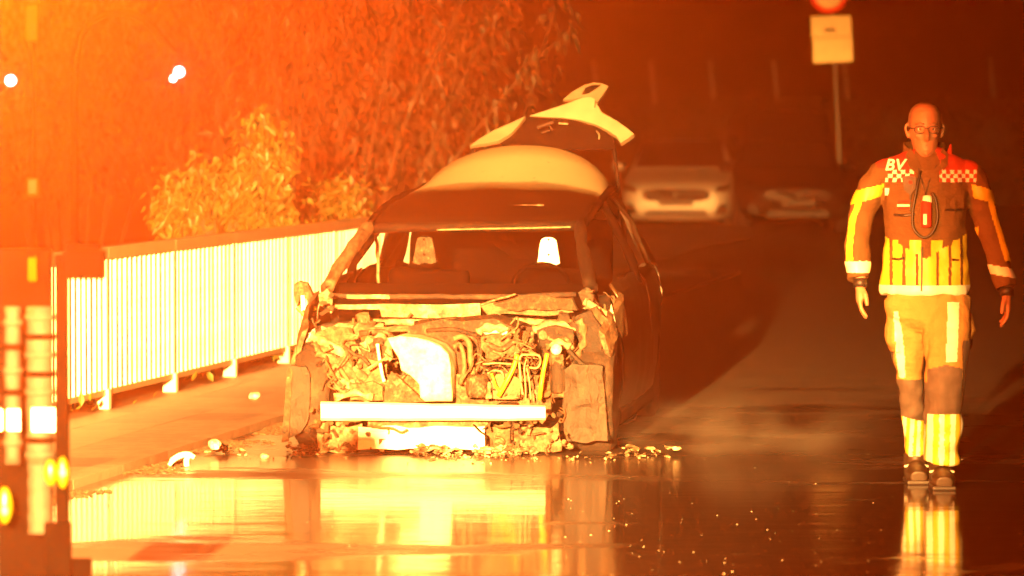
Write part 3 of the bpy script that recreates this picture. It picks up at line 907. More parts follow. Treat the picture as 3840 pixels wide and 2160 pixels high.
for i in range(30):      # loose wiring hanging through the bay
    a = Vector((rf.choice((U(-.66, -.30), U(.14, .62), U(.14, .62))), U(.08, .30), U(.38, .60)))
    P = [a]
    for k in range(4): P.append(P[-1] + Vector((U(-.07, .07), U(-.03, .03), U(-.08, .05))))
    cpart('wire', tube(smooth_path(P, 4), rf.choice((.0025, .0035, .005)), 5), rf.choice(('burnt', 'ash', 'burnt_pale', 'rust')), True)
for i in range(22):      # torn sheet metal and melted shreds
    a = Vector((rf.choice((U(-.70, -.32), U(.14, .64))), U(.2, .5), U(.32, .60)))
    w_, h_ = U(.03, .08), U(.02, .06)
    o = [a + Vector((w_ * math.cos(q) * U(.5, 1.1), U(-.02, .02), h_ * math.sin(q) * U(.5, 1.1))) for q in (0, .9, 1.8, 2.8, 3.7, 4.5, 5.4)]
    cpart('torn_sheet', sheet(o, (0, .004, 0), .024, 18, 3, i), rf.choice(('burnt', 'ash', 'ash', 'burnt_pale', 'burnt_dark')))

# debris on the road round the nose of the car
bm = bmesh.new()
rd = random.Random(4)
for i in range(1500):
    a = rd.gauss(0, 1)
    u = rd.gauss(0.05, .62); v = -abs(rd.gauss(0, .24)) + .14
    if u > .72 and rd.random() < .7: continue
    if abs(u) > 1.25 or noise.noise(Vector((u * 3.3, v * 5, 1.5))) < (-.1 if abs(u) > .6 else .08): continue
    hgt = max(0, .05 * math.exp(-((v + .0) / .2) ** 2))
    r = rd.uniform(.003, .016) * (1.2 if v > -.08 else .5)
    m4 = Matrix.Translation((u, v, rd.uniform(0, hgt) + r * .3)) @ Matrix.Rotation(rd.uniform(0, 6), 4, 'Z') @ Matrix.Rotation(rd.uniform(-.6, .6), 4, 'X') @ Matrix.Diagonal((1.9, .9, .5, 1))
    bmesh.ops.create_icosphere(bm, subdivisions=1, radius=r, matrix=m4)
crumple(bm, .012, 60, 1)
M = Mat('ash_and_charred_bits').s(rough=0.6)
f = M.noise(11, 6, .7)
M.color(M.ramp(f, [(.38, (.012, .008, .005)), (.5, (.09, .06, .035)), (.62, (.42, .35, .26))]))
g = obj('burnt_debris', bm, M.m); g.location = CAR0; g.rotation_euler = (0, 0, -YAW)
tag(g, 'charred crumbs and ash heaped on the road under the nose of the burnt car', 'debris', kind='stuff')

bm = bmesh.new()
rd = random.Random(9)
for i in range(150):
    p = gnd(rd.uniform(1150, 3840), rd.uniform(1700, 2160))
    if rd.random() < .55: p = gnd(rd.uniform(2100, 3840), rd.uniform(1720, 2160))
    r = rd.choice((.0008, .001, .0012, .002)) * rd.uniform(.7, 1.3)
    bmesh.ops.create_icosphere(bm, subdivisions=1, radius=r, matrix=Matrix.Translation(p + Vector((0, 0, r * .4))) @ Matrix.Diagonal((1.8, 1.8, .7, 1)))
tag(obj('foam_flecks', bm, MT['molten']), 'tiny pale flecks scattered over the wet road', 'flecks', kind='stuff')

# ---- bigger pieces that came off the car, each lying by itself
def loose(name, bm, mat, label, cat='debris', loc=(0, 0, 0)):
    o = obj(name, bm, MT[mat], None, True); o.location = loc
    return tag(o, label, cat, 'pieces lying round the burnt car')
def rock(r, sc, seed, amp=.35):
    bm = bmesh.new(); bmesh.ops.create_icosphere(bm, subdivisions=3, radius=r)
    crumple(bm, r * amp, .9 / r, seed)
    bmesh.ops.scale(bm, vec=sc, verts=bm.verts)
    zmin = min(v.co.z for v in bm.verts)
    for v in bm.verts: v.co.z -= zmin
    return bm
loose('foam_lump', rock(.034, (1.1, 1, .8), 3), 'molten', 'whitish lump lying on the paving beside the railing', loc=gnd(952, 1500, .030))
loose('foam_lump', rock(.034, (1.0, 1, .9), 5, .6), 'molten', 'hollow white lump on the kerb in front of the left wheel', loc=gnd(808, 1686, .045))
loose('foam_lump', rock(.022, (1.2, 1, .7), 7), 'molten', 'small white chip on the wet road between kerb and wreck', loc=gnd(992, 1722, .0))
p0 = gnd(690, 1752, .0)
bm = bmesh.new()
P = smooth_path([(-.105, 0, .012), (-.075, .0, .055), (-.02, 0, .082), (.04, 0, .085), (.075, 0, .07)], 4)
add_tube(bm, P, [(.018, .014)] * 3 + [(.022, .016)] * (len(P) - 6) + [(.018, .014)] * 3, 8)
P = smooth_path([(.03, 0, .075), (.018, 0, .04), (.022, 0, .004)], 4)
add_tube(bm, P, [(.02, .014)] * len(P), 8)
crumple(bm, .006, 20, 2)
bmesh.ops.scale(bm, vec=(.72, .72, .72), verts=bm.verts)
loose('broken_trim', bm, 'alloy', 'curved white broken trim piece lying in the gutter litter', loc=p0)
p0 = gnd(2350, 1600, .0)
bm = bmesh.new()
add_tube(bm, [(-.05, 0, .012), (-.02, .02, .03), (.055, .05, .065)], .007, 6)
add_tube(bm, [(-.05, 0, .012), (.0, .0, .022), (.045, .02, .04), (.055, .05, .065)], .006, 6)
loose('bent_clip', bm, 'alloy', 'pale bent strip lying right of the front wheel', loc=p0 + Vector((0, 0, 0)))

# ================================================================== the walking person
PX0, PY0, PS = 3455.0, 1822.0, 781.0
pg = gnd(PX0, PY0)
person = empty('person', pg)
tag(person, 'walking person in glasses wearing fire service jacket with red shoulders and yellow stripes', 'person')

def pl(px, py, y=0.0):
    return Vector(((px - PX0) / PS, y, (PY0 - py) / PS))

def remesh(bm, voxel, smooth_it=4):
    me = bpy.data.meshes.new('tmp'); bmesh.ops.recalc_face_normals(bm, faces=bm.faces); bm.to_mesh(me); bm.free()
    o = bpy.data.objects.new('tmp', me); COL.objects.link(o)
    md = o.modifiers.new('r', 'REMESH'); md.mode = 'VOXEL'; md.voxel_size = voxel; md.use_smooth_shade = True
    sm = o.modifiers.new('s', 'SMOOTH'); sm.factor = .5; sm.iterations = smooth_it
    dg = bpy.context.evaluated_depsgraph_get()
    out = bpy.data.meshes.new_from_object(o.evaluated_get(dg))
    bpy.data.objects.remove(o); bpy.data.meshes.remove(me)
    return out

MT['skin'] = plain('skin', (0.36, 0.17, 0.10), 0.55, var=0.12, scale=30, bump=0.05)
MT['jacket'] = plain('tan_jacket_cloth', (0.10, 0.052, 0.022), 0.85, var=0.25, scale=20, bump=0.25)
def cloth(name, color, var=.2, strength=.55):
    M = Mat(name).s(rough=.9, spec=.2)
    co = M.coord()
    f = M.noise(26, 5, .6, co, stretch=(1, 1, .6))
    g = M.noise(9, 3, .6, co, stretch=(.6, .6, 1.5))
    M.color(M.mix(f, tuple(c * (1 - var) for c in color), tuple(c * (1 + var) for c in color)))
    M.bump(M.math('ADD', M.math('MULTIPLY', f, .35), g), strength, .03)
    return M.m
MT['jacket'] = cloth('tan_jacket_cloth', (0.10, 0.052, 0.022))
MT['red_cloth'] = plain('red_cloth', (0.34, 0.022, 0.012), 0.85, var=0.2, scale=20, bump=0.2)
MT['trouser'] = plain('tan_trouser_cloth', (0.36, 0.20, 0.07), 0.85, var=0.15, scale=14, bump=0.3)
MT['trouser'] = cloth('tan_trouser_cloth', (0.36, 0.20, 0.07), .15)
MT['hiviz'] = plain('yellow_reflective_tape', (0.60, 0.44, 0.035), 0.5, var=0.08, scale=30, bump=0.1)
MT['silver'] = plain('silver_reflective_tape', (0.85, 0.84, 0.72), 0.4, var=0.06, scale=30, bump=0.1)
MT['patch'] = plain('dark_grey_pad', (0.075, 0.06, 0.05), 0.8, var=0.25, scale=25, bump=0.25)
MT['black'] = plain('black_plastic', (0.012, 0.011, 0.010), 0.5, var=0.3)
MT['boot'] = plain('boot_leather', (0.025, 0.017, 0.010), 0.5, var=0.4, scale=20)
MT['stubble'] = plain('grey_stubble', (0.20, 0.13, 0.09), 0.8, var=0.3, scale=60)
MT['white_cloth'] = plain('white_print', (0.82, 0.78, 0.70), 0.6, var=0.05)

hx = .012
def head_bm():
    bm = bmesh.new()
    st = [(1.44, .062, .064, .025), (1.53, .058, .062, .022), (1.565, .052, .062, .0), (1.572, .042, .060, -.020), (1.590, .054, .072, -.020), (1.62, .060, .082, -.014), (1.65, .067, .088, -.006),
          (1.68, .072, .094, .0), (1.71, .0745, .098, .003), (1.74, .0755, .099, .005), (1.77, .072, .094, .008), (1.79, .063, .083, .01), (1.808, .046, .062, .012), (1.819, .022, .03, .012)]
    add_tube(bm, [(hx, y, z) for z, _, _, y in st], [(rx, ry) for _, rx, ry, _ in st], 24)
    fy = -.090
    add_tube(bm, [(hx, fy + .012, 1.708), (hx, fy - .008, 1.688), (hx, fy - .024, 1.664), (hx, fy - .016, 1.652), (hx, fy + .012, 1.648)], [.008, .011, .015, .014, .008], 8, up=(1, 0, 0))
    for s in (-1, 1):
        add_tube(bm, [(hx + s * .012, fy + .002, 1.655), (hx + s * .018, fy + .010, 1.655)], [.009, .007], 8)
        add_tube(bm, [(hx + s * .008, fy + .008, 1.713), (hx + s * .03, fy + .004, 1.718), (hx + s * .052, fy + .022, 1.712)], [.008, .009, .008], 8)
        add_tube(bm, [(hx + s * .028, fy + .012, 1.66), (hx + s * .048, fy + .022, 1.67)], [.012, .014], 8)
        add_tube(bm, [(hx + s * .074, .012, 1.655), (hx + s * .084, .016, 1.672), (hx + s * .091, .022, 1.70), (hx + s * .088, .018, 1.718), (hx + s * .078, .008, 1.722)], [(.008, .012), (.007, .018), (.006, .022), (.006, .020), (.006, .012)], 8)
    add_tube(bm, [(hx - .024, fy + .016, 1.625), (hx, fy + .001, 1.629), (hx + .024, fy + .016, 1.625)], [.005, .0075, .005], 8)
    add_tube(bm, [(hx - .020, fy + .018, 1.612), (hx, fy + .004, 1.612), (hx + .020, fy + .018, 1.612)], [.005, .008, .005], 8)
    add_tube(bm, [(hx - .015, fy + .015, 1.585), (hx, fy + .006, 1.584), (hx + .015, fy + .015, 1.585)], [.012, .016, .012], 8)
    return bm

def add_hand(bm, wrist, s, tilt=0):
    """s = -1 picture left, +1 picture right; the hand hangs, slightly curled, seen from the thumb side and back"""
    w = Vector(wrist)
    def q(a, b, c): return w + Vector((s * a, b, c))
    add_tube(bm, [q(0, .01, .06), q(0, 0, 0), q(0, -.004, -.03), q(.002, -.008, -.065), q(.002, -.010, -.085)], [(.027, .024), (.025, .020), (.022, .034), (.020, .040), (.017, .038)], 12)
    for i, (fy, ln) in enumerate(((-.036, .070), (-.016, .080), (.004, .074), (.022, .058))):
        a = q(.004, fy - .004, -.080); b = q(-.002, fy - .008, -.080 - ln * .45); c = q(-.016, fy - .008, -.080 - ln * .80); d = q(-.030, fy - .004, -.080 - ln)
        add_tube(bm, [a, b, c, d], [.0105, .0098, .0090, .0075], 8)
    add_tube(bm, [q(-.008, -.022, -.018), q(-.020, -.046, -.045), q(-.026, -.056, -.075), q(-.028, -.056, -.098)], [.014, .0125, .011, .0085], 8)

wl = pl(3222, 1072, -.07); wr = pl(3764, 1104, -.06)
# path of sleeves and legs, shared by body and clothing
armL = [pl(3345, 640), pl(3306, 662), pl(3268, 725, .01), pl(3228, 830, .02), pl(3214, 930, -.02), pl(3216, 1050, -.065)]
armR = [pl(3598, 640), pl(3636, 662), pl(3664, 735, .01), pl(3702, 860, .02), pl(3732, 970, -.02), pl(3762, 1085, -.06)]
legL = [pl(3400, 1150, .01), pl(3405, 1250, .03), pl(3414, 1370, .07), pl(3424, 1480, .11), pl(3438, 1610, .19), pl(3450, 1735, .25)]
legR = [pl(3545, 1150, -.02), pl(3542, 1250, -.08), pl(3530, 1370, -.14), pl(3526, 1450, -.16), pl(3526, 1580, -.13), pl(3520, 1725, -.10)]
tc = pl(3466, 900).x

# body: one continuous skin surface (head, neck, trunk, arms, hands, legs, feet)
bm = head_bm()
add_tube(bm, [(tc, 0, .84), (tc, 0, .95), (tc, 0, 1.15), (tc, 0, 1.35), (tc, 0, 1.47), (tc * .7, .01, 1.50)], [(.14, .10), (.16, .11), (.15, .10), (.17, .11), (.15, .09), (.06, .06)], 20)
for A in (armL, armR): add_tube(bm, A, [.045, .052, .046, .040, .034, .027], 12)
add_hand(bm, wl, -1); add_hand(bm, wr, 1)
for G in (legL, legR): add_tube(bm, G, [.075, .07, .055, .048, .045, .036], 12)
for G in (legL, legR):
    e = G[-1]; f_ = Vector((e.x, e.y, 0)); add_tube(bm, [e, f_ + Vector((0, 0, .06)), f_ + Vector((0, -.05, .045)), f_ + Vector((0, -.13, .038))], [.034, .034, .028, .020], 10)
body_me = remesh(bm, .0055, 2)
obj('body', body_me, MT['skin'], person)

def split_parts(me, classify, mats):
    """cut one cloth surface into parts by what each face belongs to"""
    src = bmesh.new(); src.from_mesh(me)
    groups = {}
    for f in src.faces:
        groups.setdefault(classify(f.calc_center_median(), f.normal), []).append(f)
    base = next(iter(mats))
    def islands(faces):
        left = set(faces); out = []
        while left:
            f0 = left.pop(); isl = [f0]; stack = [f0]
            while stack:
                f = stack.pop()
                for e in f.edges:
                    for g in e.link_faces:
                        if g in left:
                            left.discard(g); isl.append(g); stack.append(g)
            out.append(isl)
        return out
    final = []
    extra = []
    for key, faces in groups.items():
        for isl in islands(faces):
            if len(isl) < 6: extra += isl
            else: final.append((key, isl))
    if extra: final.append((base, extra))
    rest = [f for k_, isl in final if k_ == base for f in isl]
    final = [(k_, isl) for k_, isl in final if k_ != base] + [(base, rest)]
    for key, faces in final:
        nb = bmesh.new(); vm = {}
        for f in faces:
            vs = []
            for v in f.verts:
                if v not in vm: vm[v] = nb.verts.new(v.co + v.normal * mats[key][2])
                vs.append(vm[v])
            nb.faces.new(vs)
        m2 = bpy.data.meshes.new(mats[key][0]); nb.to_mesh(m2); nb.free()
        m2.polygons.foreach_set("use_smooth", [True] * len(m2.polygons))
        obj(mats[key][0], m2, MT[mats[key][1]], person)
    src.free()

# jacket
def fold(bm, amp, seed):
    off = Vector((seed, seed * 2.0, 0))
    for v in bm.verts:
        c = v.co
        n = noise.noise(Vector((c.x * 9, c.y * 9, c.z * 16)) + off) * .6 + noise.noise(Vector((c.x * 20, c.y * 20, c.z * 9)) - off) * .4
        d = Vector((c.x - (round(c.x * 3) / 3 if False else 0), c.y, 0))
        v.co += v.normal * n * amp
bm = bmesh.new()
st = [(.915, .206, .150, 0), (.93, .212, .155, 0), (1.0, .208, .150, 0), (1.1, .196, .142, 0), (1.22, .194, .140, -.004), (1.33, .200, .138, -.004), (1.42, .208, .132, .0), (1.48, .214, .122, .006), (1.525, .204, .108, .01), (1.555, .170, .096, .016), (1.580, .118, .086, .02), (1.60, .085, .078, .022)]
add_tube(bm, [(tc + (0 if z < 1.5 else -.004), y, z) for z, _, _, y in st], [(a, b) for _, a, b, _ in st], 36)
for A in (armL, armR):
    r = [.040, .060, .066, .060, .057, .055]
    P = smooth_path(A, 3)
    add_tube(bm, P, [lerp(r[min(int(i / 3), 4)], r[min(int(i / 3) + 1, 5)], (i % 3) / 3) if i < len(P) - 1 else r[-1] for i in range(len(P))], 18)
jm = remesh(bm, .0065, 3)
b2 = bmesh.new(); b2.from_mesh(jm); b2.normal_update(); fold(b2, .018, 3.0); b2.to_mesh(jm); b2.free()
XL = lambda px: (px - PX0) / PS
def zpx(c): return PY0 - c.z * PS
def xpx(c): return PX0 + c.x * PS
def jac(c, n):
    px, py = xpx(c), zpx(c)
    # sleeves
    for A, s in ((armL, -1), (armR, 1)):
        lim = lerp(3308, 3300, 1) if s < 0 else 3632
        if (s < 0 and py > 640 and px < max(3286, 3330 - 0.30 * (py - 640))) or (s > 0 and py > 690 and px > min(3664, 3632 + .2 * (py - 690))):
            ax = None
            for a, b in zip(A, A[1:]):
                ya, yb = zpx(a), zpx(b)
                if ya <= py <= yb:
                    ax = lerp(xpx(a), xpx(b), (py - ya) / max(1, yb - ya))
            if ax is None: ax = xpx(A[-1])
            d = (px - ax) * s
            sl = .12 * d * (1 if s > 0 else 1)
            if 715 < py - .35 * d * 1 + 10 < 768: return 'band'
            if (985 if s < 0 else 1005) < py + (0 if s < 0 else -.2 * d) < (1026 if s < 0 else 1040): return 'band2'
            if 768 <= py < 985 and 20 < d < 42 and c.y < .06: return 'stripe'
            return 'jacket'
    if py < 648 and 3283 < px < 3655 and (abs(px - 3462) > 62 - .35 * (648 - py) or c.y > .02): return 'red'
    if py < 648: return 'jacket'
    if 648 <= py < 692 and c.y < 0 and (3282 < px < 3422 or 3510 < px < 3652):
        return 'check' if (int((px - 3280) // 15) + int((py - 648) // 15)) % 2 == 0 else 'red'
    if py > 1074: return 'hem'
    vline = 975 - abs(px - 3458) * (92 / 160.0)
    if py > vline and c.y < .05:
        for q in (3336, 3380, 3428, 3503, 3550, 3594):
            if abs(px - q) < 5.5: return 'jacket'
        return 'panel'
    if py > 905: return 'panel' if int(px // 40) % 2 else 'jacket'
    return 'jacket'
split_parts(jm, jac, {'jacket': ('jacket', 'jacket', 0), 'red': ('shoulder_yoke', 'red_cloth', .001), 'check': ('checked_band', 'white_cloth', .002), 'hem': ('hem_band', 'silver', .003),
                      'band': ('sleeve_band', 'hiviz', .003), 'band2': ('cuff_band', 'silver', .003), 'stripe': ('sleeve_stripe', 'hiviz', .003), 'panel': ('striped_panel', 'hiviz', .002)})
# collar
bm = bmesh.new()
cr = []
for zz, rx, ry, yy in ((1.525, .112, .092, .02), (1.56, .100, .088, .022), (1.60, .094, .086, .028), (1.635, .092, .084, .034)):
    ring = []
    for j in range(29):
        a = R(-62) + R(304) * j / 28
        drop = max(0, math.cos(a + math.pi / 2 - R(90) + R(0))) * 0
        f = abs(j - 14) / 14
        ring.append((hx + rx * math.sin(R(180) + (j - 14) / 14 * R(158)) , yy - ry * math.cos(R(180) + (j - 14) / 14 * R(158)), zz - .055 * max(0, f - .45) ** 1.3 * (zz - 1.5) / .06))
    cr.append(ring)
obj('collar', grid_surface(cr, .008), MT['jacket'], person, True)
obj('collar_tab', tube([pl(3545, 640, -.06), pl(3552, 590, -.045), pl(3558, 552, -.03)], [(.018, .006), (.014, .006), (.004, .004)], 8), MT['red_cloth'], person, True)

obj('collar_flap', sheet([pl(3408, 566, -.045), pl(3424, 600, -.075), pl(3446, 640, -.098), pl(3426, 662, -.112), pl(3394, 630, -.10), pl(3388, 590, -.06)], (0, -.008, 0), .003, 12, 2), MT['jacket'], person)
obj('collar_flap', sheet([pl(3526, 566, -.045), pl(3508, 600, -.075), pl(3484, 640, -.098), pl(3506, 662, -.112), pl(3540, 630, -.10), pl(3546, 590, -.06)], (0, -.008, 0), .003, 12, 2), MT['jacket'], person)

# trousers
bm = bmesh.new()
add_tube(bm, [(tc + .006, 0, 1.0), (tc + .006, 0, .93), (tc + .008, 0, .86), (tc + .006, .0, .80), (tc, .01, .74)], [(.185, .13), (.195, .135), (.198, .14), (.185, .135), (.10, .09)], 32)
PL = smooth_path([pl(3392, 1120, .01)] + legL[1:], 3); PR = smooth_path([pl(3546, 1120, -.01)] + legR[1:], 3)
def rr_(vals, P):
    return [lerp(vals[min(int(i / 3), len(vals) - 2)], vals[min(int(i / 3) + 1, len(vals) - 1)], (i % 3) / 3) if i < len(P) - 1 else vals[-1] for i in range(len(P))]
add_tube(bm, PL, rr_([.105, .092, .070, .055, .050, .046], PL), 20)
add_tube(bm, PR, rr_([.118, .114, .098, .090, .086, .080], PR), 20)
add_tube(bm, [pl(3350, 1205, .02), pl(3352, 1262, .03), pl(3362, 1320, .04)], [(.030, .07), (.042, .08), (.03, .07)], 10)
add_tube(bm, [pl(3614, 1180, .0), pl(3622, 1245, -.01), pl(3612, 1300, -.03)], [(.03, .07), (.042, .08), (.03, .07)], 10)
tm = remesh(bm, .0065, 3)
b2 = bmesh.new(); b2.from_mesh(tm); b2.normal_update(); fold(b2, .020, 8.0); b2.to_mesh(tm); b2.free()
def tro(c, n):
    px, py = xpx(c), zpx(c)
    front = c.y < 0 or n.y < .1
    right = px > 3464 if py > 1340 else px > 3450
    if py > 1340 and c.y > .02 and px < 3490: right = False
    if not right:
        if 1430 < py < 1570 + .25 * (px - 3400): return 'pad'
        if py >= 1570 + .25 * (px - 3400): return 'stripeL' if (int((px - 3396) // 13) % 2 == 0) else 'cuff'
        if 1172 < py < 1420:
            cx = lerp(3354, 3386, (py - 1172) / 248) ; hw = 6 + 9 * math.sin(math.pi * (py - 1160) / 300)
            if abs(px - cx) < hw and front: return 'side'
        if px < 3352 and py > 1325: return 'pad'
        return 'trouser'
    if 1362 + .25 * abs(px - 3530) < py < 1545 and 3455 < px < 3588: return 'pad'
    if py >= 1545: return 'stripeL' if (int((px - 3466) // 20) % 2 == 0) else 'cuff'
    if 1135 < py < 1352 and abs(px - lerp(3562, 3548, (py - 1135) / 217)) < 21 and front: return 'side'
    if px > 3592 and py > 1275: return 'pad'
    return 'trouser'
split_parts(tm, tro, {'trouser': ('trousers', 'trouser', 0), 'pad': ('knee_pad', 'patch', .003), 'side': ('thigh_stripe', 'silver', .002), 'cuff': ('trouser_cuff', 'hiviz', .001), 'stripeL': ('cuff_stripe', 'silver', .003)})

# boots
for G, nm in ((legL, 'back'), (legR, 'front')):
    e = G[-1]
    bm = bmesh.new()
    z0 = .0
    f = Vector((e.x, e.y, 0))
    add_tube(bm, [f + Vector((0, .0, e.z + .03)), f + Vector((0, .0, .09)), f + Vector((0, -.005, .05)), f + Vector((0, 0, .012))], [.060, .058, (.057, .07), (.054, .075)], 16)
    add_tube(bm, [f + Vector((0, .04, .045)), f + Vector((0, -.06, .05)), f + Vector((0, -.13, .042)), f + Vector((0, -.185, .034))], [(.048, .044), (.056, .054), (.060, .048), (.042, .034)], 14, up=(0, 0, 1))
    bme = remesh(bm, .007, 3)
    bo = obj('boot', bme, MT['boot'], person)
    obj('sole', box((f.x, f.y - .065, .010), (.112, .27, .022), bevel=.008), MT['black'], bo)
    obj('boot_strap', tube([f + Vector((-.056, -.05, .078)), f + Vector((0, -.088, .092)), f + Vector((.056, -.05, .078))], .006, 6), MT['silver'], bo)

# short hair at the sides and back, brows, mouth
hb_ = bmesh.new(); hb_.from_mesh(body_me); hb_.normal_update()
kill = []
for f in hb_.faces:
    c = f.calc_center_median()
    ok = c.z > 1.655 and c.z < 1.84 and ((c.y > .03 and c.z > 1.62) or (abs(c.x - hx) > .058 and c.z > 1.70 and c.y > -.035 and abs(c.x - hx) < .079) or (c.z > 1.775 and c.y > -.03)) and abs(c.x - hx) < .081
    if not ok: kill.append(f)
bmesh.ops.delete(hb_, geom=kill, context='FACES')
for v in hb_.verts: v.co += v.normal * .004
obj('hair', hb_, MT['stubble'], person, True)
for s_ in (-1, 1):
    obj('eyebrow', tube([(hx + s_ * .012, -.099, 1.720), (hx + s_ * .032, -.100, 1.725), (hx + s_ * .052, -.082, 1.718)], [.003, .004, .002], 6), MT['stubble'], person, True)
obj('mouth', tube([(hx - .024, -.078, 1.619), (hx, -.092, 1.620), (hx + .024, -.078, 1.619)], .003, 6), MT['patch'], person, True)

# face: eyes, glasses, stubble of hair
fy = -.090
for s in (-1, 1):
    b2 = bmesh.new(); bmesh.ops.create_uvsphere(b2, u_segments=12, v_segments=8, radius=.011, matrix=Matrix.Translation((hx + s * .031, fy + .0165, 1.697)))
    e = obj('eye', b2, MT['white_cloth'], person, True)
    b2 = bmesh.new(); bmesh.ops.create_uvsphere(b2, u_segments=10, v_segments=6, radius=.0055, matrix=Matrix.Translation((hx + s * .031, fy + .008, 1.697)))
    obj('iris', b2, MT['black'], e, True)
gl = obj('glasses', bmesh.new(), None, person)
bm = bmesh.new()
for s in (-1, 1):
    pts = []
    for j in range(17):
        a = 2 * math.pi * j / 16
        pts.append((hx + s * .033 + .025 * math.copysign(abs(math.cos(a)) ** .7, math.cos(a)), fy - .008 + .004 * abs(math.cos(a)), 1.694 + .017 * math.copysign(abs(math.sin(a)) ** .7, math.sin(a))))
    add_tube(bm, pts, .0022, 6)
    add_tube(bm, [(hx + s * .058, fy - .004, 1.700), (hx + s * .078, fy + .03, 1.702), (hx + s * .084, .02, 1.704)], .0022, 6)
add_tube(bm, [(hx - .009, fy - .009, 1.698), (hx, fy - .012, 1.701), (hx + .009, fy - .009, 1.698)], .0022, 6)
gl_me = to_mesh(bm, 'glasses'); gl_me.materials.append(MT['black']); gl.data = gl_me
# black wristband, radio, lanyard, badge, zip, pockets, lettering
def shell_y(px, py): # front of the jacket
    x, z = (px - PX0) / PS - tc, (PY0 - py) / PS
    zs = [(s_[0], s_[1], s_[2], s_[3]) for s_ in st]
    for a, b in zip(zs, zs[1:]):
        if a[0] <= z <= b[0]:
            t = (z - a[0]) / (b[0] - a[0])
            rx, ry, yy = lerp(a[1], b[1], t), lerp(a[2], b[2], t), lerp(a[3], b[3], t)
            return yy - ry * math.sqrt(max(0.02, 1 - (x / rx) ** 2))
    return -.14
def on(px, py, d=.008): return pl(px, py, shell_y(px, py) - d)
obj('zip', tube([on(3443, 930), on(3444, 1000), on(3442, 1094)], .004, 6), MT['black'], person)
rad = obj('radio', lathe([(0, 0), (.022, 0), (.026, .01), (.026, .115), (.02, .125), (0, .125)], 16), MT['red_cloth'], person, True); rad.location = on(3459, 858, .022)
obj('radio_lamp', lathe([(0, 0), (.022, 0), (.024, .02), (.020, .042), (0, .046)], 16), MT['silver'], person, True).location = on(3462, 775, .022)
obj('radio_label', box(on(3452, 828, .050), (.016, .004, .05)), MT['white_cloth'], person)
obj('cord', tube(smooth_path([on(3440, 650, .012), on(3424, 720, .014), on(3410, 800, .014), on(3412, 860, .016), on(3445, 895, .016), on(3480, 880, .016), on(3500, 830, .016), on(3495, 760, .016), on(3480, 730, .016)], 4), .0065, 8), MT['black'], person, True)
obj('lanyard', tube([on(3432, 640, .008), on(3448, 700, .010), on(3456, 740, .010), on(3470, 690, .010), on(3500, 630, .008)], .003, 6), MT['black'], person)
bd = obj('badge', sheet([on(3372, 672, .010), on(3400, 668, .010), on(3424, 674, .010), on(3420, 715, .010), on(3402, 742, .010), on(3380, 722, .010)], (0, -.006, 0), 0, 1, 1), MT['patch'], person)
obj('badge_emblem', box(on(3402, 692, .021), (.016, .004, .014)), MT['red_cloth'], bd)
obj('badge_cord', tube([on(3402, 735, .012), on(3401, 800, .012)], .003, 6), MT['black'], person)
for a, b, y in ((3344, 3418, 813), (3532, 3606, 793), (3340, 3380, 975), (3558, 3602, 978)):
    obj('pocket_flap', tube([on(a, y, .006), on((a + b) / 2, y + 2, .008), on(b, y - 3, .006)], (.006), 6), MT['black'], person)
obj('pocket', sheet([on(3530, 740, .004), on(3602, 735, .004), on(3604, 790, .004), on(3530, 792, .004)], (0, -.008, 0), .001, 9, 1), MT['jacket'], person)
for i, y in enumerate((762, 778, 787)):
    obj('name_tape', box(on(3384, y, .008), (.078 if i else .07, .004, .010)), MT['red_cloth' if i != 1 else 'white_cloth'], person)
obj('shoulder_tab', box(on(3320, 728, .010), (.02, .004, .034)), MT['white_cloth'], person)
for w_, s in ((wl, -1), (wr, 1)):
    obj('wristband', tube([w_ + Vector((0, .004, .030)), w_ + Vector((0, 0, -.012))], [(.034, .034), (.033, .036)], 14), MT['black'], person, True)
fc = bpy.data.curves.new('bv', 'FONT'); fc.body = 'BV'; fc.size = .078; fc.shear = .18; fc.extrude = .0015; fc.offset = .0018; fc.align_x = 'CENTER'; fc.space_character = 1.05
fo = bpy.data.objects.new('tmp', fc); COL.objects.link(fo)
tme = bpy.data.meshes.new_from_object(fo.evaluated_get(bpy.context.evaluated_depsgraph_get())); bpy.data.objects.remove(fo)
bvt = obj('shoulder_lettering', tme, MT['white_cloth'], person)
bvt.location = on(3345, 648, .026); bvt.rotation_euler = (R(72), 0, R(-16))

# ================================================================== foreground vehicle at the left edge (out of focus)
TD = 15.0
truck = empty('emergency_vehicle', at(60, 2300, TD) * Vector((1, 1, 0)) if False else (at(60, 1000, TD).x, TD, 0))
tag(truck, 'blurred dark tail corner of a vehicle with lit amber lamps at the left edge', 'vehicle')
T_in = Matrix.Translation(-Vector(truck.location))
def tp(px, py, dy=0.0): return T_in @ at(px, py, TD + dy)
def tbox(name, x0, y0, x1, y1, d0, d1, mat, bev=.006, parent=None):
    a, b = tp(x0, y0, d0), tp(x1, y1, d0)
    c = (a + b) / 2; c.y = (d0 + d1) / 2
    return obj(name, box(c, (abs(b.x - a.x), d1 - d0, abs(a.z - b.z)), bevel=bev), mat if not isinstance(mat, str) else MT[mat], parent or truck)
MT['truck_dark'] = plain('unlit_part_dark', (0.0015, 0.0012, 0.0010), 1.0, var=0.3, bump=0)  # near-black so the vehicle looks unlit; its shade is in the colour
MT['truck_dark'].node_tree.nodes['Principled BSDF'].inputs['Specular IOR Level'].default_value = 0.0
MT['truck_mid'] = burnt('half_lit_metal', (0.002, .0016, .0013), (.006, .0045, .0035), (.014, .011, .009), scale=12, metal=.0, rough=.8)  # a step lighter than truck_dark: light on the bottles put into the colour
MT['reflector'] = plain('white_reflector', (0.75, 0.72, 0.66), 0.4, var=.05)
tbox('corner_post', 204, 955, 258, 2300, 0, .05, 'truck_dark')
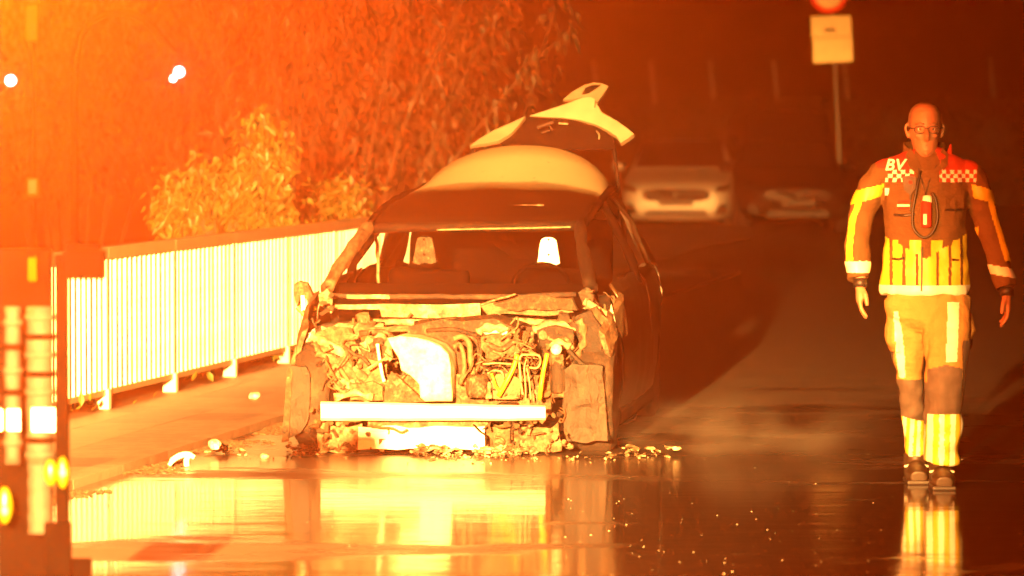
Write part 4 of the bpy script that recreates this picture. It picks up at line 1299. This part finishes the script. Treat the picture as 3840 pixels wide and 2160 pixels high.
tbox('bracket_box', 232, 940, 388, 1048, -.02, .08, 'truck_dark')
tbox('bracket_cap', 245, 914, 372, 938, -.015, .07, 'truck_dark', .003)
tbox('side_panel', -12, 930, 200, 2400, .10, .14, 'truck_dark', .01)
cylp = tp(150, 1800, .02)
def tcyl(name, px, y0, y1, w, mat, dy=.0, seed=0):
    a, b = tp(px, y0, dy), tp(px, y1, dy)
    P = [a.lerp(b, i / 14) for i in range(15)]
    bm = tube(P, [w / 1163 / 2 * (1 + .06 * math.sin(i * 2.1 + seed)) for i in range(15)], 14)
    return obj(name, bm, MT[mat], truck, True)
tcyl('gas_bottle', 150, 1150, 1740, 98, 'truck_mid', .03, 1)
tcyl('gas_bottle', 48, 1150, 1740, 60, 'truck_mid', .04, 2)
tcyl('lower_hose', 150, 1700, 2000, 90, 'truck_mid', .03, 3)
for px_, w_, rows_ in ((150, 104, (1190, 1262, 1330, 1402, 1470, 1650, 1705)), (48, 66, (1210, 1300, 1390, 1470, 1660))):
    for k, yy in enumerate(rows_):
        a = tp(px_, yy, .03)
        bm = lathe([(w_ / 1163 / 2, -.010), (w_ / 1163 / 2 + .004, -.006), (w_ / 1163 / 2 + .004, .006), (w_ / 1163 / 2, .010)], 18)
        o = obj('clamp_ring', bm, MT['truck_dark' if k % 2 else 'truck_mid'], truck, True); o.location = a
tbox('mud_flap', 165, 1960, 268, 2500, -.06, -.03, 'truck_dark')
tbox('tow_bracket', 262, 2098, 342, 2500, -.02, .03, 'truck_dark')
for x0, x1, y0, y1 in ((120, 205, 1532, 1618), (28, 74, 1536, 1614), (-30, 8, 1536, 1614)):
    tbox('reflector_plate', x0, y0, x1, y1, -.035, -.03, 'reflector', 0)
MT['amber_lamp'] = emit('lit_amber_lens', (1.0, 0.68, 0.0), 1.5, (.02, .01, 0))
MT['amber_hot'] = emit('lit_amber_bulb', (1.0, 0.85, 0.3), 3, (.02, .01, 0))
for cx, cy_, w_, h_, hot in ((190, 1772, 50, 100, False), (235, 1772, 46, 120, True), (18, 1895, 58, 140, True)):
    c = tp(cx, cy_, -.05)
    b2 = bmesh.new(); bmesh.ops.create_uvsphere(b2, u_segments=16, v_segments=10, radius=.5, matrix=Matrix.Translation(c) @ Matrix.Diagonal((w_ / 1163, .04, h_ / 1163, 1)))
    lo_ = obj('marker_lamp', b2, MT['amber_lamp'], truck, True)
    if hot:
        c = tp(cx, cy_ + (0 if cx > 100 else 20), -.065)
        b2 = bmesh.new(); bmesh.ops.create_uvsphere(b2, u_segments=12, v_segments=8, radius=.5, matrix=Matrix.Translation(c) @ Matrix.Diagonal((.022, .03, .03, 1)))
        obj('bulb', b2, MT['amber_hot'], lo_, True)
MT['marker_dull'] = plain('dull_amber_reflector', (0.035, 0.016, 0.001), .9, var=.1, bump=0)
MT['marker_dull'].node_tree.nodes['Principled BSDF'].inputs['Specular IOR Level'].default_value = 0.0
tbox('side_marker', 104, 966, 138, 1056, .05, .09, 'marker_dull', .004)
MT['amber_dim'] = emit('dim_amber_lens', (1.0, 0.36, 0.0), 0.45, (.02, .01, 0))

# ================================================================== background
# ---- street lamps far behind
MT['pole'] = plain('galvanised_pole', (0.42, 0.38, 0.33), 0.5, var=.15)
MT['lamp_white'] = emit('white_lamp', (1.0, 0.93, 0.97), 14)
def street_lamp(px, py, Y, label, tilt=False):
    p = at(px, py, Y)
    r = empty('street_lamp', (p.x - .9, Y, 0)); tag(r, label, 'street lamp', 'street lamps far behind')
    q = Vector((.9, 0, p.z))
    obj('pole', tube(smooth_path([(0, 0, 0), (0, 0, p.z * .6), (.05, 0, p.z + .3), (.5, 0, p.z + .5), (.86, 0, p.z + .16)], 4), .035, 8), MT['truck_dark'], r, True)
    b2 = bmesh.new()
    bmesh.ops.create_uvsphere(b2, u_segments=14, v_segments=10, radius=.046, matrix=Matrix.Translation(q))
    if tilt:
        bmesh.ops.create_uvsphere(b2, u_segments=14, v_segments=10, radius=.030, matrix=Matrix.Translation(q + Vector((-.052, 0, -.056))))
    obj('lamp_globe', b2, MT['lamp_white'], r, True)
    obj('lamp_hood', lathe([(0, .075), (.03, .07), (.06, .056), (.066, .046), (0, .046)], 14), MT['truck_dark'], r, True).location = q
street_lamp(40, 302, 40.5, 'round white street lamp shining at the left edge')
street_lamp(672, 270, 40.0, 'white street lamp with a tail of light above the bushes', True)

for px, py, w_, h_, lab in ((118, 85, .12, .36, 'tall dim amber warning light at the upper left corner'), (122, 700, .12, .18, 'small dim amber warning light low at the left edge')):
    p = at(px, py, 46.0)
    r = empty('warning_light', (p.x, 46.0, 0)); tag(r, lab, 'lamp', 'amber warning lights at the left')
    obj('pole', tube([(0, .1, 0), (0, .1, p.z)], .025, 8), MT['truck_dark'], r)
    obj('housing', box((0, .06, p.z), (w_ + .04, .06, h_ + .04), bevel=.02), MT['truck_dark'], r)
    obj('lens', box((0, 0, p.z), (w_, .06, h_), bevel=.025), MT['amber_dim'], r)

# ---- shrub behind the railing
def shrub(name, label, base, lobes, mat, nleaf, Lr, twig='twig', droop=.8, seed=1, cat='shrub'):
    rs = random.Random(seed)
    r = empty(name, base); tag(r, label, cat)
    bs = bmesh.new(); bl = bmesh.new()
    B = Vector(base)
    for c, rad in lobes:
        c = Vector(c) - B
        nb = 11
        for k in range(nb):
            d = Vector((rs.gauss(0, 1), rs.gauss(0, 1), rs.gauss(0.1, 1))).normalized()
            tip = c + Vector((d.x * rad[0], d.y * rad[1], d.z * rad[2])) * rs.uniform(.5, 1.0)
            mid = Vector((c.x * .6 + rs.uniform(-.1, .1), c.y * .6, c.z * .55))
            add_tube(bs, smooth_path([Vector((rs.uniform(-.08, .08), rs.uniform(-.08, .08), 0)), mid, tip], 4), [.012] * 4 + [.007] * 4 + [.003], 5)
            for q in range(int(nleaf / nb / len(lobes))):
                t = rs.random() ** .6
                p = mid.lerp(tip, .55 + .45 * t) + Vector((rs.gauss(0, .07), rs.gauss(0, .07), rs.gauss(0, .06)))
                dd = Vector((rs.gauss(0, .7), rs.gauss(0, .7), -droop + rs.gauss(0, .45)))
                add_leaf(bl, p, dd, rs.uniform(*Lr), rs.uniform(*Lr) * .42)
    obj('branches', bs, MT[twig], r, True)
    obj('leaves', bl, MT[mat], r)
    return r
def lob(px, py, Y, rx, rz, ry=.2):
    return (at(px, py, Y), (rx * .85, ry, rz * .85))
b0 = gnd(900, 1130, 0); 
Y = 34.0
shrub('leafy_shrub', 'leafy shrub with drooping leaves rising behind the railing', (at(900, 900, Y).x, Y, 0),
      [lob(985, 500, Y, .22, .22), lob(900, 600, Y, .20, .2), lob(1010, 640, Y, .18, .22), lob(690, 690, Y, .24, .16), lob(760, 640, Y, .16, .14), lob(640, 770, Y, .14, .12), lob(1050, 770, Y, .2, .16), lob(930, 720, Y, .22, .16)],
      'leaf', 3600, (.05, .12), seed=3)
Y = 37.0
shrub('leafy_shrub', 'smaller leafy shrub just above the end of the railing', (at(1250, 900, Y).x, Y, 0),
      [lob(1190, 720, Y, .16, .12), lob(1290, 720, Y, .2, .13), lob(1240, 770, Y, .2, .1)], 'leaf', 1800, (.05, .11), seed=5)

# ---- tall reedy trees behind, with upright stems
def reed_tree(px, Y, w, h, n, label, mat='leaf_dry', seed=1, nl=150):
    rs = random.Random(seed)
    x0 = at(px, 450, Y).x
    r = empty('slender_tree', (x0, Y, 0)); tag(r, label, 'tree', 'slender trees behind the railing')
    bt = bmesh.new(); bl = bmesh.new()
    for i in range(n):
        bx, by = rs.gauss(0, w * .30), rs.gauss(0, .4)
        ht = h * rs.uniform(.65, 1.08)
        lean = rs.gauss(.05, .12) + bx * .12
        P = smooth_path([(bx * .4, by * .4, 0), (bx * .8, by, ht * .4), (bx + lean * ht * .4, by, ht * .75), (bx + lean * ht, by + rs.gauss(0, .1), ht)], 4)
        add_tube(bt, P, [lerp(.018, .003, k / (len(P) - 1)) for k in range(len(P))], 5)
        for q in range(nl):
            t = rs.uniform(.22, 1.0)
            k = min(int(t * (len(P) - 1)), len(P) - 2)
            p = P[k].lerp(P[k + 1], t * (len(P) - 1) - k)
            d0 = Vector((rs.gauss(0, 1), rs.gauss(0, 1), rs.gauss(.2, .6))).normalized()
            p = p + d0 * abs(rs.gauss(0, .28))
            add_leaf(bl, p, (d0.x * .5, d0.y * .5, -.9 + rs.gauss(0, .5)), rs.uniform(.08, .20), rs.uniform(.025, .05))
    obj('trunk', bt, MT['twig'], r, True)
    obj('crown', bl, MT[mat], r)
reed_tree(1180, 43, 1.9, 3.9, 26, 'dense slender tree with upright stems behind the leafy shrub', seed=2)
reed_tree(1560, 46, 1.6, 3.7, 20, 'slender leaning tree behind the open tailgate', seed=4)
reed_tree(800, 50, 2.2, 4.4, 22, 'hazy slender tree between the lamp and the shrub', seed=6)
reed_tree(250, 52, 2.6, 4.2, 24, 'hazy slender tree at the far left behind the vehicle', seed=9)

# ---- dark hedge and row of slim posts on the right
rs = random.Random(5)
for i, (px0, px1, top, lab) in enumerate(((2080, 2560, 400, 'dark clipped hedge behind the pale parked car'), (2560, 3120, 385, 'dark clipped hedge behind the road sign'), (3120, 3900, 392, 'dark clipped hedge behind the walking person'))):
    Y = 96.0
    a, b = at(px0, top, Y), at(px1, top, Y)
    r = empty('hedge', ((a.x + b.x) / 2, Y, 0)); tag(r, lab, 'hedge', 'hedge sections behind the parked cars')
    w2 = (b.x - a.x) / 2
    bm = box((0, .2, a.z / 2 - .1), (2 * w2 - .1, .8, a.z - .2)); bmesh.ops.subdivide_edges(bm, edges=bm.edges, cuts=6, use_grid_fill=True); crumple(bm, .2, 1.5, i)
    obj('hedge_core', bm, MT['leaf_dark'], r)
    bl = bmesh.new()
    for q in range(4000):
        add_leaf(bl, Vector((rs.uniform(-w2, w2), rs.uniform(-.45, .1), rs.uniform(.1, a.z + .05))), (rs.gauss(0, 1), rs.gauss(-.5, 1), rs.gauss(0, 1)), rs.uniform(.12, .3), rs.uniform(.06, .14))
    obj('hedge_leaves', bl, MT['leaf_dark'], r)
PLACE = {2225: 'first from the open tailgate', 2440: 'second from the open tailgate', 2662: 'third from the open tailgate', 2900: 'fourth from the open tailgate', 3165: 'just right of the road sign', 3712: 'alone above the person at the right edge'}
for px, lab in PLACE.items():
    Y = 99.0
    p = at(px, 225 if px < 3600 else 212, Y); q = at(px + 18, 380, Y)
    r = obj('slim_post', tube([(q.x - p.x + .20, 0, 0), (0, 0, p.z)], .055, 8), MT['pole'], None, True)
    r.location = (p.x, Y, 0)
    tag(r, 'slim pale post above the hedge, ' + lab, 'post', 'slim posts behind the hedge')

# ---- road sign: round sign with two plates
SY = 75.0
sr = empty('road_sign', (at(3118, 240, SY).x, SY, 0))
sr.rotation_euler = (0, 0, R(-5))
tag(sr, 'round red-rimmed road sign above two pale plates on a post', 'road sign')
si = Vector(sr.location)
def sp(px, py, dy=0): return at(px, py, SY + dy) - si
MT['sign_face'] = plain('reflective_white_sheeting', (0.62, 0.50, 0.26), 0.45, .85, var=.06, bump=0)
MT['sign_red'] = plain('reflective_red_sheeting', (0.6, 0.03, 0.02), 0.45, .85, var=.06, bump=0)
obj('sign_post', tube([sp(3145, 560) * Vector((1, 1, 0)) + Vector((.05, 0, 0)), sp(3145, 540), sp(3112, -140)], .033, 10), MT['pole'], sr, True)
c = sp(3108, -22, -.05)
o = obj('round_disc', lathe([(0, -.012), (.305, -.012), (.31, 0), (0, .002)], 40, 'Y'), MT['sign_red'], sr); o.location = c
o = obj('disc_face', lathe([(0, -.004), (.225, -.004), (.225, 0), (0, .0)], 40, 'Y'), MT['sign_face'], sr); o.location = c + Vector((0, -.013, 0))
b2 = bmesh.new()
for xx, h_ in ((0, .12),):
    add_box(b2, (xx, 0, 0), (.035, .004, h_))
o = obj('disc_mark', b2, MT['black'], sr); o.location = c + Vector((.01, -.020, .01))
def plate(name, pts, dy):
    return obj(name, sheet([sp(a, b, dy) for a, b in pts], (0, .006, 0), 0, 1, 1), MT['sign_face'], sr)
plate('upper_plate', [(3042, 62), (3190, 58), (3195, 135), (3045, 142)], -.05)
plate('lower_plate', [(3048, 145), (3195, 138), (3200, 230), (3052, 237)], -.05)
b2 = bmesh.new()
for k in range(4):
    add_box(b2, sp(3098 + k * 11, 112, -.058), (.036, .004, .055 if k % 2 else .07))
obj('plate_print', b2, MT['black'], sr)

# ---- parked cars
MT['car_white'] = plain('white_car_paint', (0.62, 0.58, 0.52), 0.5, .3, var=.05, bump=0)
MT['car_dark'] = plain('black_car_paint', (0.006, 0.005, 0.005), 0.55, var=.2, bump=0)
MT['car_dark'].node_tree.nodes['Principled BSDF'].inputs['Specular IOR Level'].default_value = 0.08
MT['car_glass'] = plain('dark_glass', (0.01, 0.01, 0.01), 0.08, var=.1, bump=0)
MT['chrome'] = plain('chrome', (0.12, 0.11, 0.10), 0.5, 0.3, var=.05, bump=0)
MT['tyre_black'] = plain('tyre', (0.02, 0.02, 0.02), .85, var=.3)
MT['lens'] = plain('lamp_lens', (0.035, 0.028, 0.02), 0.5, var=.2, bump=0)
def parked_car(name, label, X, Y, yaw, mat, h=1.45, w=.89, van=False):
    """front looks towards the camera (-v)"""
    r = empty(name, (X, Y, 0), yaw); tag(r, label, 'car', 'cars parked at the far end of the road')
    #      v,   halfwidth, zbot, shoulder z, top z, top halfwidth
    if not van:
        S = [(0.00, .62 * w / .89, .30, .56, .66, .50), (0.06, .76 * w / .89, .22, .62, .74, .62), (0.25, .86 * w / .89, .18, .70, .83, .70), (0.9, w, .17, .80, .93, .74), (1.25, w, .17, .88, .98, .74),
             (1.9, w, .17, .93, h - .12, .62), (2.3, w, .17, .94, h, .58), (3.2, w, .17, .95, h - .02, .57), (3.9, w * .98, .2, .95, h - .22, .58), (4.3, w * .93, .26, .93, 1.02, .62), (4.4, w * .85, .32, .85, .92, .6)]
    else:
        S = [(0.00, .70, .32, .80, .95, .62), (0.08, .84, .24, .9, 1.06, .70), (0.3, .92, .2, .96, 1.16, .76), (0.8, w, .2, 1.04, 1.30, .78), (1.5, w, .2, 1.1, h - .06, .76), (1.9, w, .2, 1.1, h, .76), (4.6, w, .2, 1.1, h, .76), (4.75, w * .96, .28, 1.05, h - .15, .72)]
    rows_ = []
    for v, hw, zb, zs, zt, th in S:
        half = [(0, zb), (hw * .7, zb), (hw * .95, zb + .06), (hw, zb + (zs - zb) * .45), (hw * .985, zs - .05), (hw * .95, zs), (lerp(hw, th, .55), lerp(zs, zt, .55)), (th, zt - .035), (th * .82, zt - .006), (0, zt)]
        ring = [(x, v, z) for x, z in half] + [(-x, v, z) for x, z in half[-2:0:-1]]
        rows_.append(ring + [ring[0]])
    bm = grid_surface(rows_); bmesh.ops.remove_doubles(bm, verts=bm.verts, dist=1e-5); bmesh.ops.holes_fill(bm, edges=bm.edges)
    o = obj('body', bm, MT[mat], r, True)
    md = o.modifiers.new('sub', 'SUBSURF'); md.levels = 1; md.render_levels = 2
    def quad(nm, pts, m, off=(0, -.012, .008)):
        return obj(nm, prism([Vector(p) + Vector(off) for p in pts], (0, .012, -.004)), MT[m], r)
    if not van:
        quad('windscreen', [(-.70, 1.30, .985), (.70, 1.30, .985), (.60, 2.02, h - .07), (-.60, 2.02, h - .07)], 'car_glass', (0, -.05, .035))
        g_ = []
        for j in range(20):
            a = 2 * math.pi * j / 20
            g_.append((.52 * math.copysign(abs(math.cos(a)) ** .5, math.cos(a)), -.03 + .06 * abs(math.cos(a)), .60 + .095 * math.copysign(abs(math.sin(a)) ** .6, math.sin(a))))
        gr = quad('grille', g_, 'black', (0, -.05, 0))
        obj('emblem', lathe([(0, -.01), (.045, -.01), (.045, .01), (0, .01)], 16, 'Y'), MT['lens'], gr).location = (0, -.09, .60)
        obj('grille_bar', box((0, -.088, .60), (.95, .012, .012)), MT['lens'], gr)
        for s in (-1, 1):
            quad('headlight', [(s * .60, .02, .64), (s * .74, .10, .66), (s * .83, .22, .72), (s * .80, .20, .76), (s * .62, .06, .71)], 'black', (0, -.06, 0))
            quad('fog_recess', [(s * .58, -.02, .30), (s * .76, .05, .32), (s * .77, .05, .46), (s * .66, .02, .46)], 'black', (0, -.035, 0))
            m_ = obj('door_mirror', box((s * (w + .10), 1.42, 1.02), (.20, .12, .15), bevel=.04), MT[mat], r, True)
        quad('lower_intake', [(-.50, -.02, .27), (.50, -.02, .27), (.44, -.02, .37), (-.44, -.02, .37)], 'black', (0, -.03, 0))
        quad('number_plate', [(-.26, -.04, .44), (.26, -.04, .44), (.26, -.04, .53), (-.26, -.04, .53)], 'lens', (0, -.045, 0))
        for s in (-1, 1):
            obj('side_window', prism([(s * (w * .955), 1.55, .97), (s * (w * .955), 3.6, .98), (s * .64, 3.3, h - .10), (s * .66, 2.15, h - .09)], (s * .02, 0, 0)), MT['car_glass'], r)
    else:
        quad('windscreen', [(-.76, .86, 1.30), (.76, .86, 1.30), (.72, 1.46, h - .12), (-.72, 1.46, h - .12)], 'car_glass', (0, -.05, .03))
        quad('grille', [(-.5, -.02, .66), (.5, -.02, .66), (.5, -.02, .80), (-.5, -.02, .80)], 'black', (0, -.03, 0))
        for s in (-1, 1):
            quad('headlight', [(s * .58, .0, .74), (s * .82, .1, .76), (s * .84, .16, .96), (s * .66, .06, .92)], 'lens', (0, -.035, 0))
            obj('door_mirror', box((s * (w + .12), .95, 1.32), (.20, .12, .26), bevel=.04), MT['car_dark'], r, True)
    for s in (-1, 1):
        for v in (.82, 3.45 if not van else 3.7):
            bm = lathe([(.12, -.11), (.27, -.115), (.315, -.09), (.32, 0), (.315, .09), (.27, .115), (.12, .11)], 28, 'X')
            wv = obj('wheel', bm, MT['tyre_black'], r, True); wv.location = (s * (w - .10), v, .32)
            obj('rim', lathe([(0, -.118), (.18, -.122), (.2, -.11), (.2, .11), (.18, .122), (0, .118)], 20, 'X'), MT['chrome'], wv)
    return r
parked_car('parked_car', 'pale parked car facing us beyond the burnt car', at(2535, 840, 71).x, 71, R(-5), 'car_white', w=.88)
parked_car('parked_car', 'dark parked car at the foot of the road sign', at(2992, 850, 70.5).x, 70.5, R(3), 'car_dark', h=1.42, w=.86)
parked_car('parked_car', 'dark parked van behind the low dark car, left of the sign post', at(2960, 800, 86).x, 84, R(3), 'car_dark', h=1.95, w=.94, van=True)

# ================================================================== haze
M = bpy.data.materials.new('haze'); M.use_nodes = True
nt = M.node_tree; nt.nodes.clear()
ou = nt.nodes.new("ShaderNodeOutputMaterial"); vo = nt.nodes.new("ShaderNodeVolumePrincipled")
vo.inputs["Color"].default_value = (0.92, 0.92, 0.92, 1)
vo.inputs["Density"].default_value = 0.009
vo.inputs["Anisotropy"].default_value = 0.91
nt.links.new(vo.outputs[0], ou.inputs["Volume"])
hz = obj('haze', box((0, 50, 3.0), (80, 120, 8.2)), M)
tag(hz, 'thin smoky haze lit amber all through the scene', 'haze', kind='stuff')

# ---- low steam drifting off the hot wreck
M = bpy.data.materials.new('steam'); M.use_nodes = True
nt = M.node_tree; nt.nodes.clear()
ou = nt.nodes.new("ShaderNodeOutputMaterial"); vo = nt.nodes.new("ShaderNodeVolumePrincipled")
tc_ = nt.nodes.new("ShaderNodeTexCoord"); mp = nt.nodes.new("ShaderNodeMapping"); nz = nt.nodes.new("ShaderNodeTexNoise")
mp.inputs["Scale"].default_value = (1.4, .8, 3.0)
nz.inputs["Scale"].default_value = 1.6; nz.inputs["Detail"].default_value = 4
nt.links.new(tc_.outputs["Object"], mp.inputs[0]); nt.links.new(mp.outputs[0], nz.inputs["Vector"])
rp = nt.nodes.new("ShaderNodeMapRange"); rp.inputs[1].default_value = .46; rp.inputs[2].default_value = .75; rp.inputs[4].default_value = .13
nt.links.new(nz.outputs["Fac"], rp.inputs[0])
# thins out with height above the road and towards the rim of the puff
ln = nt.nodes.new("ShaderNodeVectorMath"); ln.operation = 'LENGTH'
nrm = nt.nodes.new("ShaderNodeMapping"); nrm.inputs["Scale"].default_value = (1 / 1.25, 1 / 1.5, 1 / .42)
nt.links.new(tc_.outputs["Object"], nrm.inputs[0]); nt.links.new(nrm.outputs[0], ln.inputs[0])
fo_ = nt.nodes.new("ShaderNodeMapRange"); fo_.inputs[1].default_value = 1.0; fo_.inputs[2].default_value = .25
nt.links.new(ln.outputs["Value"], fo_.inputs[0])
mu = nt.nodes.new("ShaderNodeMath"); mu.operation = 'MULTIPLY'
nt.links.new(rp.outputs[0], mu.inputs[0]); nt.links.new(fo_.outputs[0], mu.inputs[1])
nt.links.new(mu.outputs[0], vo.inputs["Density"])
vo.inputs["Color"].default_value = (.9, .9, .9, 1)
nt.links.new(vo.outputs[0], ou.inputs["Volume"])
bm = bmesh.new()
bmesh.ops.create_uvsphere(bm, u_segments=24, v_segments=12, radius=1.0, matrix=Matrix.Diagonal((1.25, 1.5, .42, 1)))
for v in bm.verts: v.co.z = max(v.co.z, 0.004)
st_ = obj('steam', bm, M)
st_.location = (0.95, 24.6, 0.0)
tag(st_, 'low steam drifting over the road right of the burnt car', 'steam', kind='stuff')
